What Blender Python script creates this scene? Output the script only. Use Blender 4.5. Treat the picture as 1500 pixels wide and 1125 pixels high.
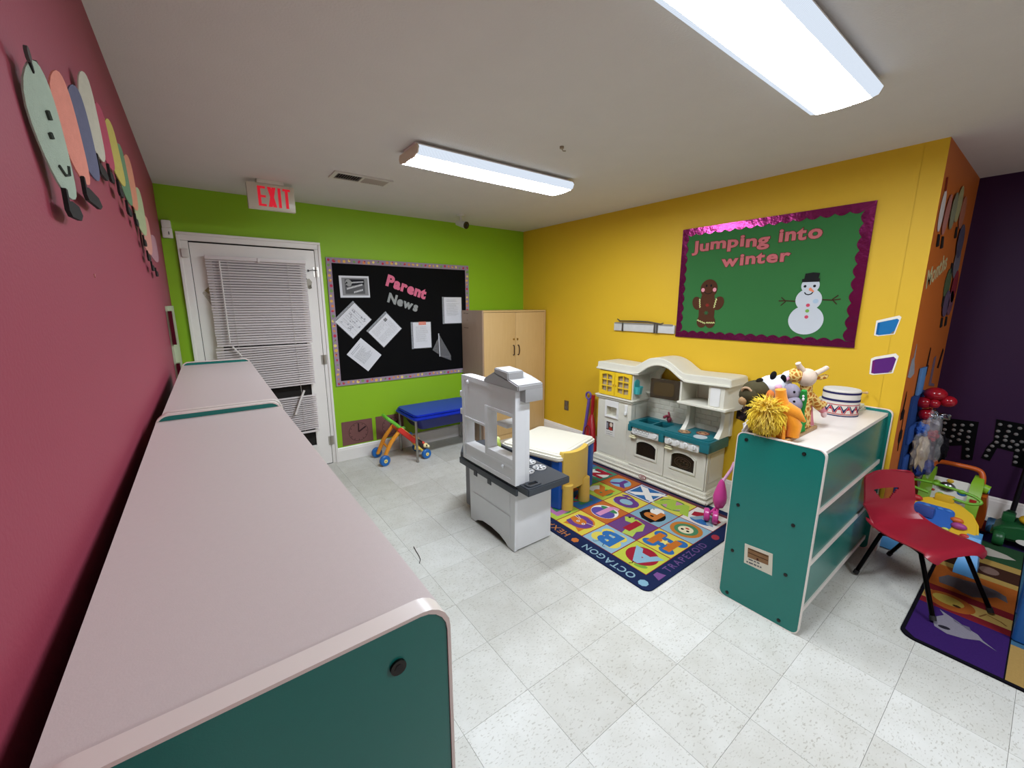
import bpy, bmesh, math, random
from mathutils import Vector as V, Matrix
from mathutils.geometry import tessellate_polygon

for o in list(bpy.data.objects):
    bpy.data.objects.remove(o)
SC = bpy.context.scene
COL = SC.collection
PI = math.pi
random.seed(7)

# ------------------------------------------------------------------ camera
cam_data = bpy.data.cameras.new('camera')
cam_data.sensor_width = 36.0
cam_data.lens = 598.078 / 1500 * 36
cam_data.clip_start = 0.02
cam = bpy.data.objects.new('camera', cam_data)
COL.objects.link(cam)
YAW, PITCH, ROLL, CAMH = 0.6443, 0.1939, -0.0009, 1.5723
cy, sy, cp, sp = math.cos(YAW), math.sin(YAW), math.cos(PITCH), math.sin(PITCH)
fw = V((sy * cp, cy * cp, -sp)); rt = V((cy, -sy, 0)); up = rt.cross(fw)
r2 = rt * math.cos(ROLL) + up * math.sin(ROLL); u2 = up * math.cos(ROLL) - rt * math.sin(ROLL)
mm = Matrix((r2, u2, -fw)).transposed().to_4x4()
mm.translation = V((0, 0, CAMH))
cam.matrix_world = mm
SC.camera = cam

# ------------------------------------------------------------------ world, lights, exposure
w = bpy.data.worlds.new('world'); SC.world = w
w.use_nodes = True
w.node_tree.nodes['Background'].inputs[0].default_value = (0.9, 0.95, 1, 1)
w.node_tree.nodes['Background'].inputs[1].default_value = 0.02
LAMP = 48.0          # strength of the two visible ceiling fixtures (their builder is below)
SIDE = .85
def area(name, loc, sx, sy_, power, col=(.93, 1, 1.1)):
    l = bpy.data.lights.new(name, 'AREA'); l.shape = 'RECTANGLE'; l.size = sx; l.size_y = sy_
    l.energy = power; l.color = col
    o = bpy.data.objects.new(name, l); o.location = loc; COL.objects.link(o)
    return o
area('ceiling_lamp', (2.1, -1.25, 2.42), 1.2, .28, 44)      # the next fixture of the row, behind the camera
SC.view_settings.view_transform = 'Standard'
SC.view_settings.look = 'None'
SC.view_settings.gamma = 1
SC.view_settings.use_curve_mapping = False
SC.view_settings.exposure = 0.0

# ------------------------------------------------------------------ materials
def lin(h):
    h = h.lstrip('#')
    c = [int(h[i:i + 2], 16) / 255 for i in (0, 2, 4)]
    return tuple((x / 12.92 if x <= .04045 else ((x + .055) / 1.055) ** 2.4) for x in c) + (1,)
_M = {}
def base_mat(key):
    m = bpy.data.materials.new(key); m.use_nodes = True
    nt = m.node_tree
    return m, nt, nt.nodes['Principled BSDF'], nt.nodes.new, nt.links.new
def mat(hexc, rough=.5, kind='plastic', var=.06, scale=18, bump=0., bscale=200, metal=0., spec=.5, alpha=1., trans=0., emit=0., sheen=0.):
    key = f'{kind}_{hexc}_{rough}_{var}_{scale}_{bump}_{bscale}_{metal}_{alpha}_{emit}'
    if key in _M: return _M[key]
    m, nt, b, N, L = base_mat(f'{kind}_{hexc[-6:]}')
    c = lin(hexc)
    tc = N('ShaderNodeTexCoord'); nz = N('ShaderNodeTexNoise'); nz.inputs['Scale'].default_value = scale
    nz.inputs['Detail'].default_value = 4
    L(tc.outputs['Object'], nz.inputs['Vector'])
    mx = N('ShaderNodeMix'); mx.data_type = 'RGBA'
    mx.inputs['A'].default_value = tuple(x * (1 - var) for x in c[:3]) + (1,)
    mx.inputs['B'].default_value = tuple(min(1, x * (1 + var)) for x in c[:3]) + (1,)
    L(nz.outputs['Fac'], mx.inputs['Factor']); L(mx.outputs['Result'], b.inputs['Base Color'])
    b.inputs['Roughness'].default_value = rough; b.inputs['Metallic'].default_value = metal
    b.inputs['Specular IOR Level'].default_value = spec
    b.inputs['Alpha'].default_value = alpha
    b.inputs['Transmission Weight'].default_value = trans
    if sheen: b.inputs['Sheen Weight'].default_value = sheen
    if emit:
        b.inputs['Emission Color'].default_value = c; b.inputs['Emission Strength'].default_value = emit
    if bump:
        n2 = N('ShaderNodeTexNoise'); n2.inputs['Scale'].default_value = bscale; n2.inputs['Detail'].default_value = 3
        L(tc.outputs['Object'], n2.inputs['Vector'])
        bp = N('ShaderNodeBump'); bp.inputs['Strength'].default_value = bump; bp.inputs['Distance'].default_value = .004
        L(n2.outputs['Fac'], bp.inputs['Height']); L(bp.outputs['Normal'], b.inputs['Normal'])
    _M[key] = m
    return m
def paint(h, **k): return mat(h, .55, 'paint', **{**dict(var=.03, scale=3, bump=.12, bscale=160, spec=.35), **k})
def plastic(h, rough=.4, **k): return mat(h, rough, 'plastic', **{**dict(var=.03, bump=.03, bscale=300), **k})
def paper(h, **k): return mat(h, .8, 'paper', **{**dict(var=.03, scale=25, spec=.2), **k})
def fabric(h, **k): return mat(h, .95, 'fabric', **{**dict(var=.1, scale=60, bump=.4, bscale=500, spec=.1), **k})
def metal(h, rough=.3, **k): return mat(h, rough, 'metal', **{**dict(metal=1., var=.05), **k})
def lam(h): return mat(h, .24, 'laminate', var=.035, scale=90, bump=.03, bscale=600)

def mat_floor():
    m, nt, b, N, L = base_mat('vinyl_floor_tile')
    tc = N('ShaderNodeTexCoord'); oi = N('ShaderNodeObjectInfo')
    ad = N('ShaderNodeVectorMath'); ad.operation = 'MULTIPLY_ADD'
    L(oi.outputs['Random'], ad.inputs[0]); ad.inputs[1].default_value = (17, 31, 9); L(tc.outputs['Object'], ad.inputs[2])
    n1 = N('ShaderNodeTexNoise'); n1.inputs['Scale'].default_value = 75; n1.inputs['Detail'].default_value = 2
    mp = N('ShaderNodeMapping'); mp.inputs['Scale'].default_value = (1, 2.2, 1); mp.inputs['Rotation'].default_value = (0, 0, .6)
    L(ad.outputs[0], mp.inputs[0]); L(mp.outputs[0], n1.inputs['Vector'])
    cr = N('ShaderNodeValToRGB'); cr.color_ramp.elements[0].position = .59; cr.color_ramp.elements[1].position = .68
    cr.color_ramp.elements[0].color = (0, 0, 0, 1); cr.color_ramp.elements[1].color = (1, 1, 1, 1)
    L(n1.outputs['Fac'], cr.inputs[0])
    n2 = N('ShaderNodeTexNoise'); n2.inputs['Scale'].default_value = 9; L(ad.outputs[0], n2.inputs['Vector'])
    mx = N('ShaderNodeMix'); mx.data_type = 'RGBA'
    mx.inputs['A'].default_value = lin('#cfcec6'); mx.inputs['B'].default_value = lin('#dcdcd6')
    L(oi.outputs['Random'], mx.inputs['Factor'])
    m2 = N('ShaderNodeMix'); m2.data_type = 'RGBA'; m2.blend_type = 'MULTIPLY'; m2.inputs['B'].default_value = lin('#b9b3a6')
    ml = N('ShaderNodeMath'); ml.operation = 'MULTIPLY'; ml.inputs[1].default_value = .55
    L(cr.outputs[0], ml.inputs[0]); L(ml.outputs[0], m2.inputs['Factor']); L(mx.outputs['Result'], m2.inputs['A'])
    m3 = N('ShaderNodeMix'); m3.data_type = 'RGBA'; m3.blend_type = 'MULTIPLY'; m3.inputs['B'].default_value = lin('#e4e2dc')
    L(n2.outputs['Fac'], m3.inputs['Factor']); L(m2.outputs['Result'], m3.inputs['A'])
    L(m3.outputs['Result'], b.inputs['Base Color'])
    b.inputs['Roughness'].default_value = .38; b.inputs['Specular IOR Level'].default_value = .35
    bp = N('ShaderNodeBump'); bp.inputs['Strength'].default_value = .06; bp.inputs['Distance'].default_value = .003
    L(n2.outputs['Fac'], bp.inputs['Height']); L(bp.outputs[0], b.inputs['Normal'])
    return m
def mat_wood(h1, h2, rough=.45, sc=(1, 1, 9)):
    key = 'wood' + h1 + h2
    if key in _M: return _M[key]
    m, nt, b, N, L = base_mat('maple_veneer')
    tc = N('ShaderNodeTexCoord'); mp = N('ShaderNodeMapping'); mp.inputs['Scale'].default_value = (9, 9, 1)
    n = N('ShaderNodeTexNoise'); n.inputs['Scale'].default_value = 6; n.inputs['Detail'].default_value = 8
    L(tc.outputs['Object'], mp.inputs[0]); L(mp.outputs[0], n.inputs['Vector'])
    mx = N('ShaderNodeMix'); mx.data_type = 'RGBA'; mx.inputs['A'].default_value = lin(h1); mx.inputs['B'].default_value = lin(h2)
    L(n.outputs['Fac'], mx.inputs['Factor']); L(mx.outputs['Result'], b.inputs['Base Color'])
    b.inputs['Roughness'].default_value = rough
    _M[key] = m
    return m
def mat_emit(key, col, strength, ribs=False):
    m = bpy.data.materials.new(key); m.use_nodes = True
    nt = m.node_tree; nt.nodes.remove(nt.nodes['Principled BSDF'])
    e = nt.nodes.new('ShaderNodeEmission'); e.inputs[0].default_value = col; e.inputs[1].default_value = strength
    if ribs:
        tc = nt.nodes.new('ShaderNodeTexCoord'); wv = nt.nodes.new('ShaderNodeTexWave'); wv.inputs['Scale'].default_value = 60
        mr = nt.nodes.new('ShaderNodeMapRange'); mr.inputs[3].default_value = strength * .7; mr.inputs[4].default_value = strength * 1.2
        nt.links.new(tc.outputs['Object'], wv.inputs['Vector']); nt.links.new(wv.outputs['Fac'], mr.inputs[0]); nt.links.new(mr.outputs[0], e.inputs[1])
    nt.links.new(e.outputs[0], nt.nodes['Material Output'].inputs[0])
    return m
def mat_clear(h, alpha=.25, rough=.1):
    return mat(h, rough, 'clear_film', alpha=alpha, var=.02)

# ------------------------------------------------------------------ geometry collector
def frame_from(o, u, v):
    u = V(u).normalized(); v = V(v).normalized()
    return (V(o), u, v, u.cross(v))
def ellipse(cx, cy_, rx, ry=None, rot=0, n=24, a0=0, a1=2 * PI):
    ry = rx if ry is None else ry
    full = abs(a1 - a0 - 2 * PI) < 1e-6
    k = n if full else n + 1
    out = []
    for i in range(k):
        a = a0 + (a1 - a0) * i / n
        x, y = rx * math.cos(a), ry * math.sin(a)
        out.append((cx + x * math.cos(rot) - y * math.sin(rot), cy_ + x * math.sin(rot) + y * math.cos(rot)))
    return out
def rrect(x0, x1, y0, y1, r, n=5):
    out = []
    for cx, cy_, a in ((x1 - r, y1 - r, 0), (x0 + r, y1 - r, PI / 2), (x0 + r, y0 + r, PI), (x1 - r, y0 + r, 1.5 * PI)):
        out += [(cx + r * math.cos(a + PI / 2 * i / n), cy_ + r * math.sin(a + PI / 2 * i / n)) for i in range(n + 1)]
    return out
def stroke(pts, wd):
    """outline polygon of a polyline of width wd"""
    L_, R_ = [], []
    for i, p in enumerate(pts):
        a = pts[max(i - 1, 0)]; b = pts[min(i + 1, len(pts) - 1)]
        dx, dy = b[0] - a[0], b[1] - a[1]; l = math.hypot(dx, dy) or 1
        nx, ny = -dy / l * wd / 2, dx / l * wd / 2
        L_.append((p[0] + nx, p[1] + ny)); R_.append((p[0] - nx, p[1] - ny))
    return L_ + R_[::-1]
_TXT = {}
def text_geo(s, size, fat=0., ext=0.):
    key = (s, size, fat, ext)
    if key not in _TXT:
        cu = bpy.data.curves.new('lettering', 'FONT'); cu.body = s; cu.size = size; cu.offset = fat * size; cu.extrude = ext
        cu.resolution_u = 3
        ob = bpy.data.objects.new('lettering', cu); COL.objects.link(ob)
        bpy.context.view_layer.update()
        me = bpy.data.meshes.new_from_object(ob.evaluated_get(bpy.context.evaluated_depsgraph_get()))
        _TXT[key] = ([tuple(v.co) for v in me.vertices], [tuple(p.vertices) for p in me.polygons])
        bpy.data.objects.remove(ob); bpy.data.curves.remove(cu); bpy.data.meshes.remove(me)
    return _TXT[key]
def text_width(s, size, fat=0.):
    vs, _ = text_geo(s, size, fat)
    return max(v[0] for v in vs) if vs else size * .3

class G:
    def __init__(s):
        s.v = []; s.f = []; s.m = []; s.mats = []; s.z = 0
    def mi(s, m):
        if m not in s.mats: s.mats.append(m)
        return s.mats.index(m)
    def add(s, vs, fs, m, M=None):
        k = len(s.v); i = s.mi(m)
        s.v += [(M @ V(v)) if M else V(v) for v in vs]
        s.f += [tuple(k + a for a in f) for f in fs]; s.m += [i] * len(fs)
        return s
    def bm(s, bm, m, M=None):
        bm.verts.index_update()
        s.add([v.co.copy() for v in bm.verts], [[v.index for v in f.verts] for f in bm.faces], m, M); bm.free(); return s
    def box(s, x0, x1, y0, y1, z0, z1, m, bev=0., seg=2, M=None):
        b = bmesh.new()
        bmesh.ops.create_cube(b, size=1, matrix=Matrix.Translation(((x0 + x1) / 2, (y0 + y1) / 2, (z0 + z1) / 2)) @ Matrix.Diagonal((x1 - x0, y1 - y0, z1 - z0, 1)))
        if bev: bmesh.ops.bevel(b, geom=b.edges[:], offset=bev, segments=seg, affect='EDGES', profile=.6)
        return s.bm(b, m, M)
    def cyl(s, p0, p1, r0, m, r1=None, n=16, M=None):
        r1 = r0 if r1 is None else r1
        p0, p1 = V(p0), V(p1); d = p1 - p0
        q = d.to_track_quat('Z', 'Y').to_matrix()
        vs, fs = [], []
        for p, r in ((p0, r0), (p1, r1)):
            vs += [p + q @ V((r * math.cos(2 * PI * i / n), r * math.sin(2 * PI * i / n), 0)) for i in range(n)]
        fs = [(i, (i + 1) % n, n + (i + 1) % n, n + i) for i in range(n)] + [tuple(range(n))[::-1], tuple(range(n, 2 * n))]
        return s.add(vs, fs, m, M)
    def tube(s, pts, r, m, n=10, M=None, closed=False):
        pts = [V(p) for p in pts]; k = len(pts); rs = r if isinstance(r, (list, tuple)) else [r] * k
        vs, fs = [], []; nrm = None
        for i, p in enumerate(pts):
            t = (pts[(i + 1) % k] - pts[i - 1]) if closed else (pts[min(i + 1, k - 1)] - pts[max(i - 1, 0)])
            t.normalize()
            if nrm is None: nrm = t.orthogonal().normalized()
            nrm = (nrm - t * nrm.dot(t)).normalized(); bn = t.cross(nrm)
            vs += [p + (nrm * math.cos(2 * PI * j / n) + bn * math.sin(2 * PI * j / n)) * rs[i] for j in range(n)]
        for i in range(k if closed else k - 1):
            for j in range(n):
                a, b = i * n, ((i + 1) % k) * n
                fs.append((a + j, a + (j + 1) % n, b + (j + 1) % n, b + j))
        if not closed: fs += [tuple(range(n))[::-1], tuple(range((k - 1) * n, k * n))]
        return s.add(vs, fs, m, M)
    def sph(s, c, r, m, n=16, M=None, rot=None):
        r = (r, r, r) if not isinstance(r, (tuple, list)) else r
        b = bmesh.new(); bmesh.ops.create_uvsphere(b, u_segments=n, v_segments=max(6, n * 2 // 3), radius=1)
        T = Matrix.Translation(c) @ (rot if rot else Matrix.Identity(4)) @ Matrix.Diagonal((*r, 1))
        return s.bm(b, m, (M @ T) if M else T)
    def lathe(s, prof, c, m, n=24, M=None):
        vs = [V((c[0] + r * math.cos(2 * PI * i / n), c[1] + r * math.sin(2 * PI * i / n), c[2] + z)) for r, z in prof for i in range(n)]
        fs = [(j * n + i, j * n + (i + 1) % n, (j + 1) * n + (i + 1) % n, (j + 1) * n + i) for j in range(len(prof) - 1) for i in range(n)]
        return s.add(vs, fs, m, M)
    def loft(s, rings, m, M=None, caps=True):
        n = len(rings[0]); vs = [p for r in rings for p in r]
        fs = [(j * n + i, j * n + (i + 1) % n, (j + 1) * n + (i + 1) % n, (j + 1) * n + i) for j in range(len(rings) - 1) for i in range(n)]
        if caps: fs += [tuple(range(n))[::-1], tuple(range((len(rings) - 1) * n, len(rings) * n))]
        return s.add(vs, fs, m, M)
    def prism(s, pts, fr, d0, d1, m, holes=(), bev=0, seg=2):
        """2D outline (with optional holes) in frame fr, from depth d0 to d1"""
        o, u, v, nn = fr
        P = lambda p, d: o + u * p[0] + v * p[1] + nn * d
        if not holes and bev:
            b = bmesh.new()
            f = b.faces.new([b.verts.new(P(p, d0)) for p in pts])
            r = bmesh.ops.extrude_face_region(b, geom=[f])
            bmesh.ops.translate(b, vec=nn * (d1 - d0), verts=[e for e in r['geom'] if isinstance(e, bmesh.types.BMVert)])
            bmesh.ops.recalc_face_normals(b, faces=b.faces[:])
            ed = [e for e in b.edges if len(e.link_faces) == 2 and e.calc_face_angle(0) > .6]
            bmesh.ops.bevel(b, geom=ed, offset=bev, segments=seg, affect='EDGES', clamp_overlap=True)
            return s.bm(b, m)
        loops = [list(pts)] + [list(h) for h in holes]
        flat = [p for l in loops for p in l]; k = len(flat)
        tris = tessellate_polygon([[V((p[0], p[1], 0)) for p in l] for l in loops]) if (holes or len(pts) > 4) else [tuple(range(len(pts)))]
        fs = []
        def area2(t): return sum(flat[t[i]][0] * flat[t[(i + 1) % len(t)]][1] - flat[t[(i + 1) % len(t)]][0] * flat[t[i]][1] for i in range(len(t)))
        for t in tris:
            t = tuple(t)
            if area2(t) < 0: t = t[::-1]
            fs.append(tuple(k + i for i in t)); fs.append(t[::-1])
        b0 = 0
        for l in loops:
            n = len(l); ccw = sum(l[i][0] * l[(i + 1) % n][1] - l[(i + 1) % n][0] * l[i][1] for i in range(n)) > 0
            if l is not loops[0]: ccw = not ccw
            for i in range(n):
                a, c = b0 + i, b0 + (i + 1) % n
                fs.append((a, c, k + c, k + a) if ccw else (c, a, k + a, k + c))
            b0 += n
        return s.add([P(p, d0) for p in flat] + [P(p, d1) for p in flat], fs, m)
    # flat print: every later shape lies a hair above the one before
    def flat(s, pts, fr, m, d=None):
        if d is None: s.z += .00025; d = s.z
        o, u, v, nn = fr
        tris = tessellate_polygon([[V((p[0], p[1], 0)) for p in pts]])
        fs = []
        for t in tris:
            a = (pts[t[1]][0] - pts[t[0]][0]) * (pts[t[2]][1] - pts[t[0]][1]) - (pts[t[2]][0] - pts[t[0]][0]) * (pts[t[1]][1] - pts[t[0]][1])
            fs.append(tuple(t) if a > 0 else tuple(t)[::-1])
        return s.add([o + u * p[0] + v * p[1] + nn * d for p in pts], fs, m)
    def text(s, st, x, y, size, fr, m, fat=0., rot=0., ext=0., d=None, sx=1., center=False):
        if d is None: s.z += .00025; d = s.z
        vs, fs = text_geo(st, size, fat, ext)
        if center and vs: x0 = max(v[0] for v in vs) / 2
        else: x0 = 0
        o, u, v, nn = fr; c, sn = math.cos(rot), math.sin(rot)
        out = []
        for a in vs:
            ax = (a[0] - x0) * sx; out.append(o + u * (x + ax * c - a[1] * sn) + v * (y + ax * sn + a[1] * c) + nn * (d + a[2] + ext))
        return s.add(out, fs, m)
    def shear(s, f):
        s.v = [V(f(v)) for v in s.v]; return s
    def build(s, name, parent=None, smooth=40, kind=None):
        me = bpy.data.meshes.new(name)
        root = parent
        while root is not None and root.parent is not None: root = root.parent
        off = V((0, 0, 0))
        if root is not None:
            off = V((0, 0, 0)) if root.name in LOCAL else root.location.copy()
        elif s.v:
            xs = [[v[i] for v in s.v] for i in range(3)]
            off = V(((min(xs[0]) + max(xs[0])) / 2, (min(xs[1]) + max(xs[1])) / 2, min(xs[2])))
        me.from_pydata([tuple(v - off) for v in s.v], [], s.f)
        for m in s.mats: me.materials.append(m)
        me.polygons.foreach_set('material_index', s.m)
        if smooth:
            me.polygons.foreach_set('use_smooth', [True] * len(me.polygons))
            me.set_sharp_from_angle(angle=math.radians(smooth))
        if me.validate(verbose=False, clean_customdata=False): print('INVALID', name)
        me.update()
        o = bpy.data.objects.new(name, me); COL.objects.link(o)
        if parent is not None: o.parent = parent
        else: o.location = off
        if kind: o['kind'] = kind
        return o
LOCAL = set()
def tag(o, label, cat, group=None):
    o['label'] = label; o['category'] = cat
    if group: o['group'] = group
    return o
def thing(name, label, cat, loc, group=None, rotz=None):
    o = bpy.data.objects.new(name, None); COL.objects.link(o); o.location = loc
    o.empty_display_size = .05
    if rotz is not None: o.rotation_euler = (0, 0, rotz); LOCAL.add(o.name)
    return tag(o, label, cat, group)
def dup(o, parent, loc=None):
    c = o.copy(); COL.objects.link(c); c.parent = parent
    if loc is not None: c.location = loc
    return c
def smoothpath(pts, k=6):
    pts = [V(p) for p in pts]; out = []
    for i in range(len(pts) - 1):
        p0 = pts[max(i - 1, 0)]; p1 = pts[i]; p2 = pts[i + 1]; p3 = pts[min(i + 2, len(pts) - 1)]
        for j in range(k):
            t = j / k
            out.append(.5 * ((2 * p1) + (p2 - p0) * t + (2 * p0 - 5 * p1 + 4 * p2 - p3) * t * t + (3 * p1 - p0 - 3 * p2 + p3) * t ** 3))
    return out + [pts[-1]]

# ------------------------------------------------------------------ room
XR, YG, XY, H, YO, XP, YB = -.174, 4.199, 3.336, 2.452, .507, 4.576, -3.0
T = .3048
W_RED, W_GREEN, W_YEL = paint('#953a4c'), paint('#8fbe1e'), paint('#dcb228')
W_ORG, W_PUR, W_CEIL = paint('#cc6c24'), paint('#300d38'), mat('#d4cfc8', .9, 'textured_ceiling', var=.03, scale=6, bump=.35, bscale=120, spec=.1)
WHITE_TRIM = mat('#efebe4', .4, 'gloss_paint', var=.02)
F_RED = frame_from((XR, 0, 0), (0, 1, 0), (0, 0, 1))
F_GRN = frame_from((0, YG, 0), (1, 0, 0), (0, 0, 1))
F_YEL = frame_from((XY, 0, 0), (0, -1, 0), (0, 0, 1))
F_ORG = frame_from((0, YO, 0), (1, 0, 0), (0, 0, 1))
F_PUR = frame_from((XP, 0, 0), (0, -1, 0), (0, 0, 1))
F_FLR = frame_from((0, 0, 0), (1, 0, 0), (0, 1, 0))
def struct(g, name, parent=None, smooth=40):
    o = g.build(name, parent, smooth)
    if parent is None: o['kind'] = 'structure'
    return o
TH = .1
struct(G().box(XR - TH, XR, YB - TH, YG + TH, 0, H, W_RED), 'wall_left')
struct(G().box(XR, XY + TH, YG, YG + TH, 0, H, W_GREEN), 'wall_back')
struct(G().box(XY, XY + TH, YO + TH, YG, 0, H, W_YEL), 'wall_right')
struct(G().box(XY + .001, XP, YO, YO + TH, 0, H, W_ORG), 'wall_right_return')
struct(G().box(XY, XY + .0012, YO, YO + TH + .001, 0, H, W_YEL), 'trim_4')
struct(G().box(XP, XP + TH, YB - TH, YO + TH, 0, H, W_PUR), 'wall_far_right')
struct(G().box(XR, XP, YB - TH, YB, 0, H, paint('#d8d2c4')), 'wall_front')
struct(G().box(XR - TH, XP + TH, YB - TH, YG + TH, H, H + .08, W_CEIL), 'ceiling')
FT = mat_floor()
floor = struct(G().box(XR - TH, XP + TH, YB - TH, YG + TH, -.1, -.003, mat('#77726a', .9, 'tile_joint'))
               .box(XR, XP, YB, -.43 - .0006, -.003, 0, FT), 'floor')
TX, TY = .9045, .7915
tile = None
for i in range(-4, 13):
    for j in range(-4, 12):
        x0, y0 = TX + i * T, TY + j * T
        if x0 + T < XR or x0 > XP or y0 > YG or (x0 > XY + TH and y0 > YO + TH): continue
        if tile is None:
            q = T - .0011
            g = G().box(-q / 2, q / 2, -q / 2, q / 2, -.003, 0, FT)
            tile = g.build('floor_tile', floor, smooth=0); me0 = tile.data
            t_ = tile
        else:
            t_ = bpy.data.objects.new('floor_tile', me0); COL.objects.link(t_); t_.parent = floor
        t_.location = V((x0 + T / 2, y0 + T / 2, 0)) - floor.location
for v in me0.vertices: v.co = v.co + floor.location
def baseboard(name, a, b, nrm, h=.14):
    a, b, nrm = V((*a, 0)), V((*b, 0)), V((*nrm, 0))
    prof = [(0, 0), (.016, 0), (.016, h - .03), (.012, h - .018), (.012, h - .01), (.005, h), (0, h)]
    rings = [[p + nrm * d + V((0, 0, z)) for d, z in prof] for p in (a, b)]
    struct(G().loft(rings, WHITE_TRIM), name, smooth=0)
baseboard('baseboard_back', (XY, YG), (.945, YG), (0, -1))
baseboard('baseboard_right', (XY, YO), (XY, YG), (-1, 0))
baseboard('baseboard_right_return', (XP, YO), (XY - .016, YO), (0, -1))
baseboard('baseboard_far_right', (XP, YB), (XP, YO), (-1, 0), .155)
baseboard('baseboard_left', (XR, YG), (XR, YB), (1, 0))

# door with casing, slab, glass and hinges
D0, D1, DH = -.012, .888, 2.055
door = struct(G().prism([(D0, .008), (D1, .008), (D1, DH - .008), (D0, DH - .008)], F_GRN, -.03, .012, WHITE_TRIM,
                        holes=[[(.12, .22), (.76, .22), (.76, 1.93), (.12, 1.93)]]), 'door_1')
struct(G().prism([(.12, .22), (.76, .22), (.76, 1.93), (.12, 1.93)], F_GRN, -.02, -.012, mat('#0c0f14', .08, 'night_glass')), 'glass_pane', door)
g = G()
for a in ((.10, .22, .12, 1.93), (.76, .22, .78, 1.93), (.10, .20, .78, .22), (.10, 1.93, .78, 1.95)):
    g.prism([(a[0], a[1]), (a[2], a[1]), (a[2], a[3]), (a[0], a[3])], F_GRN, .012, .02, WHITE_TRIM)
struct(g, 'glazing_bead', door)
STEEL = metal('#b9b4aa', .35)
for z in (1.86, 1.05, .24):
    struct(G().cyl((D1 + .004, YG - .02, z - .045), (D1 + .004, YG - .02, z + .045), .008, STEEL, n=10).box(D1 - .02, D1 + .03, YG - .015, YG - .012, z - .045, z + .045, STEEL), 'hinge', door)
struct(G().cyl((.045, YG - .012, .98), (.045, YG - .06, .98), .012, STEEL).sph((.045, YG - .075, .98), .028, STEEL).cyl((.045, YG - .012, .98), (.045, YG - .018, .98), .032, STEEL), 'door_knob', door)
g = G()
for x0, x1, d in ((-.085, -.016, .014), (D1 + .004, .945, .014)):
    inner = x1 if x0 < 0 else x0
    g.box(x0, x1, YG - d, YG, 0, DH + .003, WHITE_TRIM, .004)
    o_ = x0 if x0 < 0 else x1
    sgn = 1 if x0 < 0 else -1
    g.box(min(o_, o_ + sgn * .022), max(o_, o_ + sgn * .022), YG - .024, YG - .0135, 0, 2.099, WHITE_TRIM, .004)
g.box(-.085, .945, YG - .0142, YG, DH + .004, 2.122, WHITE_TRIM, .004).box(-.085, .945, YG - .024, YG - .0137, 2.10, 2.1215, WHITE_TRIM, .004)
g.box(D0 - .004, D1 + .004, YG - .002, YG - .0005, 0, DH + .004, mat('#1b1714', .9, 'door_gap'))
struct(g, 'trim_1')

# ------------------------------------------------------------------ ceiling fixtures
E_BOT = mat_emit('lamp_diffuser', (.92, 1.0, 1.12, 1), LAMP)
E_SIDE = mat_emit('lamp_diffuser_side', (.88, .98, 1.12, 1), SIDE, True)
E_BOT2 = mat_emit('lamp_diffuser', (.92, 1.0, 1.12, 1), LAMP * 1.3)
def fixture(x0, x1, y0, y1, label, E_BOT=E_BOT):
    yc = (y0 + y1) / 2; hw = (y1 - y0) / 2
    t = thing('ceiling_light', label, 'ceiling light', ((x0 + x1) / 2, yc, 2.375), 'wraparound ceiling lights')
    G().box(x0 + .01, x1 - .01, yc - .085, yc + .085, 2.43, 2.452, WHITE_TRIM).box(x0 + .005, x1 - .005, yc - hw + .0115, yc + hw - .0115, 2.4275, 2.432, WHITE_TRIM).build('housing', t)
    prof = [(-hw + .012, 2.428), (-hw, 2.41), (-hw + .012, 2.386), (-hw * .74, 2.381)]
    bot = [(-hw * .74, 2.381), (-hw * .5, 2.377), (0, 2.375), (hw * .5, 2.377), (hw * .74, 2.381)]
    g = G()
    for pr, m in ((prof, E_SIDE), ([(-a, z) for a, z in prof], E_SIDE), (bot, E_BOT)):
        k = len(pr); vs = [(x, yc + a, z) for x in (x0 + .006, x1 - .006) for a, z in pr]
        fs = [(i, i + 1, k + i + 1, k + i) for i in range(k - 1)]
        g.add(vs, fs, m)
    g.build('diffuser', t)
    capp = [(-hw, 2.41), (-hw + .012, 2.386), (-hw * .5, 2.376), (hw * .5, 2.376), (hw - .012, 2.386), (hw, 2.41), (hw - .012, 2.432), (-hw + .012, 2.432)]
    for xx in (x0, x1 - .008):
        G().prism(capp, frame_from((xx, yc, 0), (0, 1, 0), (0, 0, 1)), 0, .008, plastic('#d8c9ae', .5)).build('end_cap', t)
fixture(1.048, 2.25, 2.243, 2.512, 'lit fluorescent ceiling light farther into the room, near the green wall', E_BOT2)
fixture(1.05, 2.255, .56, .815, 'large lit fluorescent ceiling light cut by the top of the picture')

# vent
t = thing('ceiling_vent', 'rectangular white louvred air vent in the ceiling', 'vent', (1.03, 3.165, H - .012))
VW = plastic('#cfc9bf', .5)
G().prism([(.828, 3.075), (1.232, 3.075), (1.232, 3.25), (.828, 3.25)], frame_from((0, 0, H), (1, 0, 0), (0, 1, 0)), -.01, 0, VW, holes=[[(.856, 3.1), (1.205, 3.1), (1.205, 3.225), (.856, 3.225)]]).build('frame', t)
G().box(.85, 1.21, 3.09, 3.235, H - .003, H - .001, mat('#14110f', .9, 'duct')).build('duct_opening', t)
G().box(1.022, 1.036, 3.1, 3.225, H - .011, H - .001, VW).build('divider', t)
for k in range(22):
    x = .864 + k * .0161
    if abs(x - 1.029) < .012: continue
    tilt = -.8 if x < 1.03 else .7
    M = Matrix.Translation((x, 3.1625, H - .007)) @ Matrix.Rotation(tilt, 4, 'Y')
    G().box(-.0065, .0065, -.0625, .0625, -.0006, .0006, plastic('#b5a898', .5), M=M).build('louver', t, smooth=0)

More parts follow.
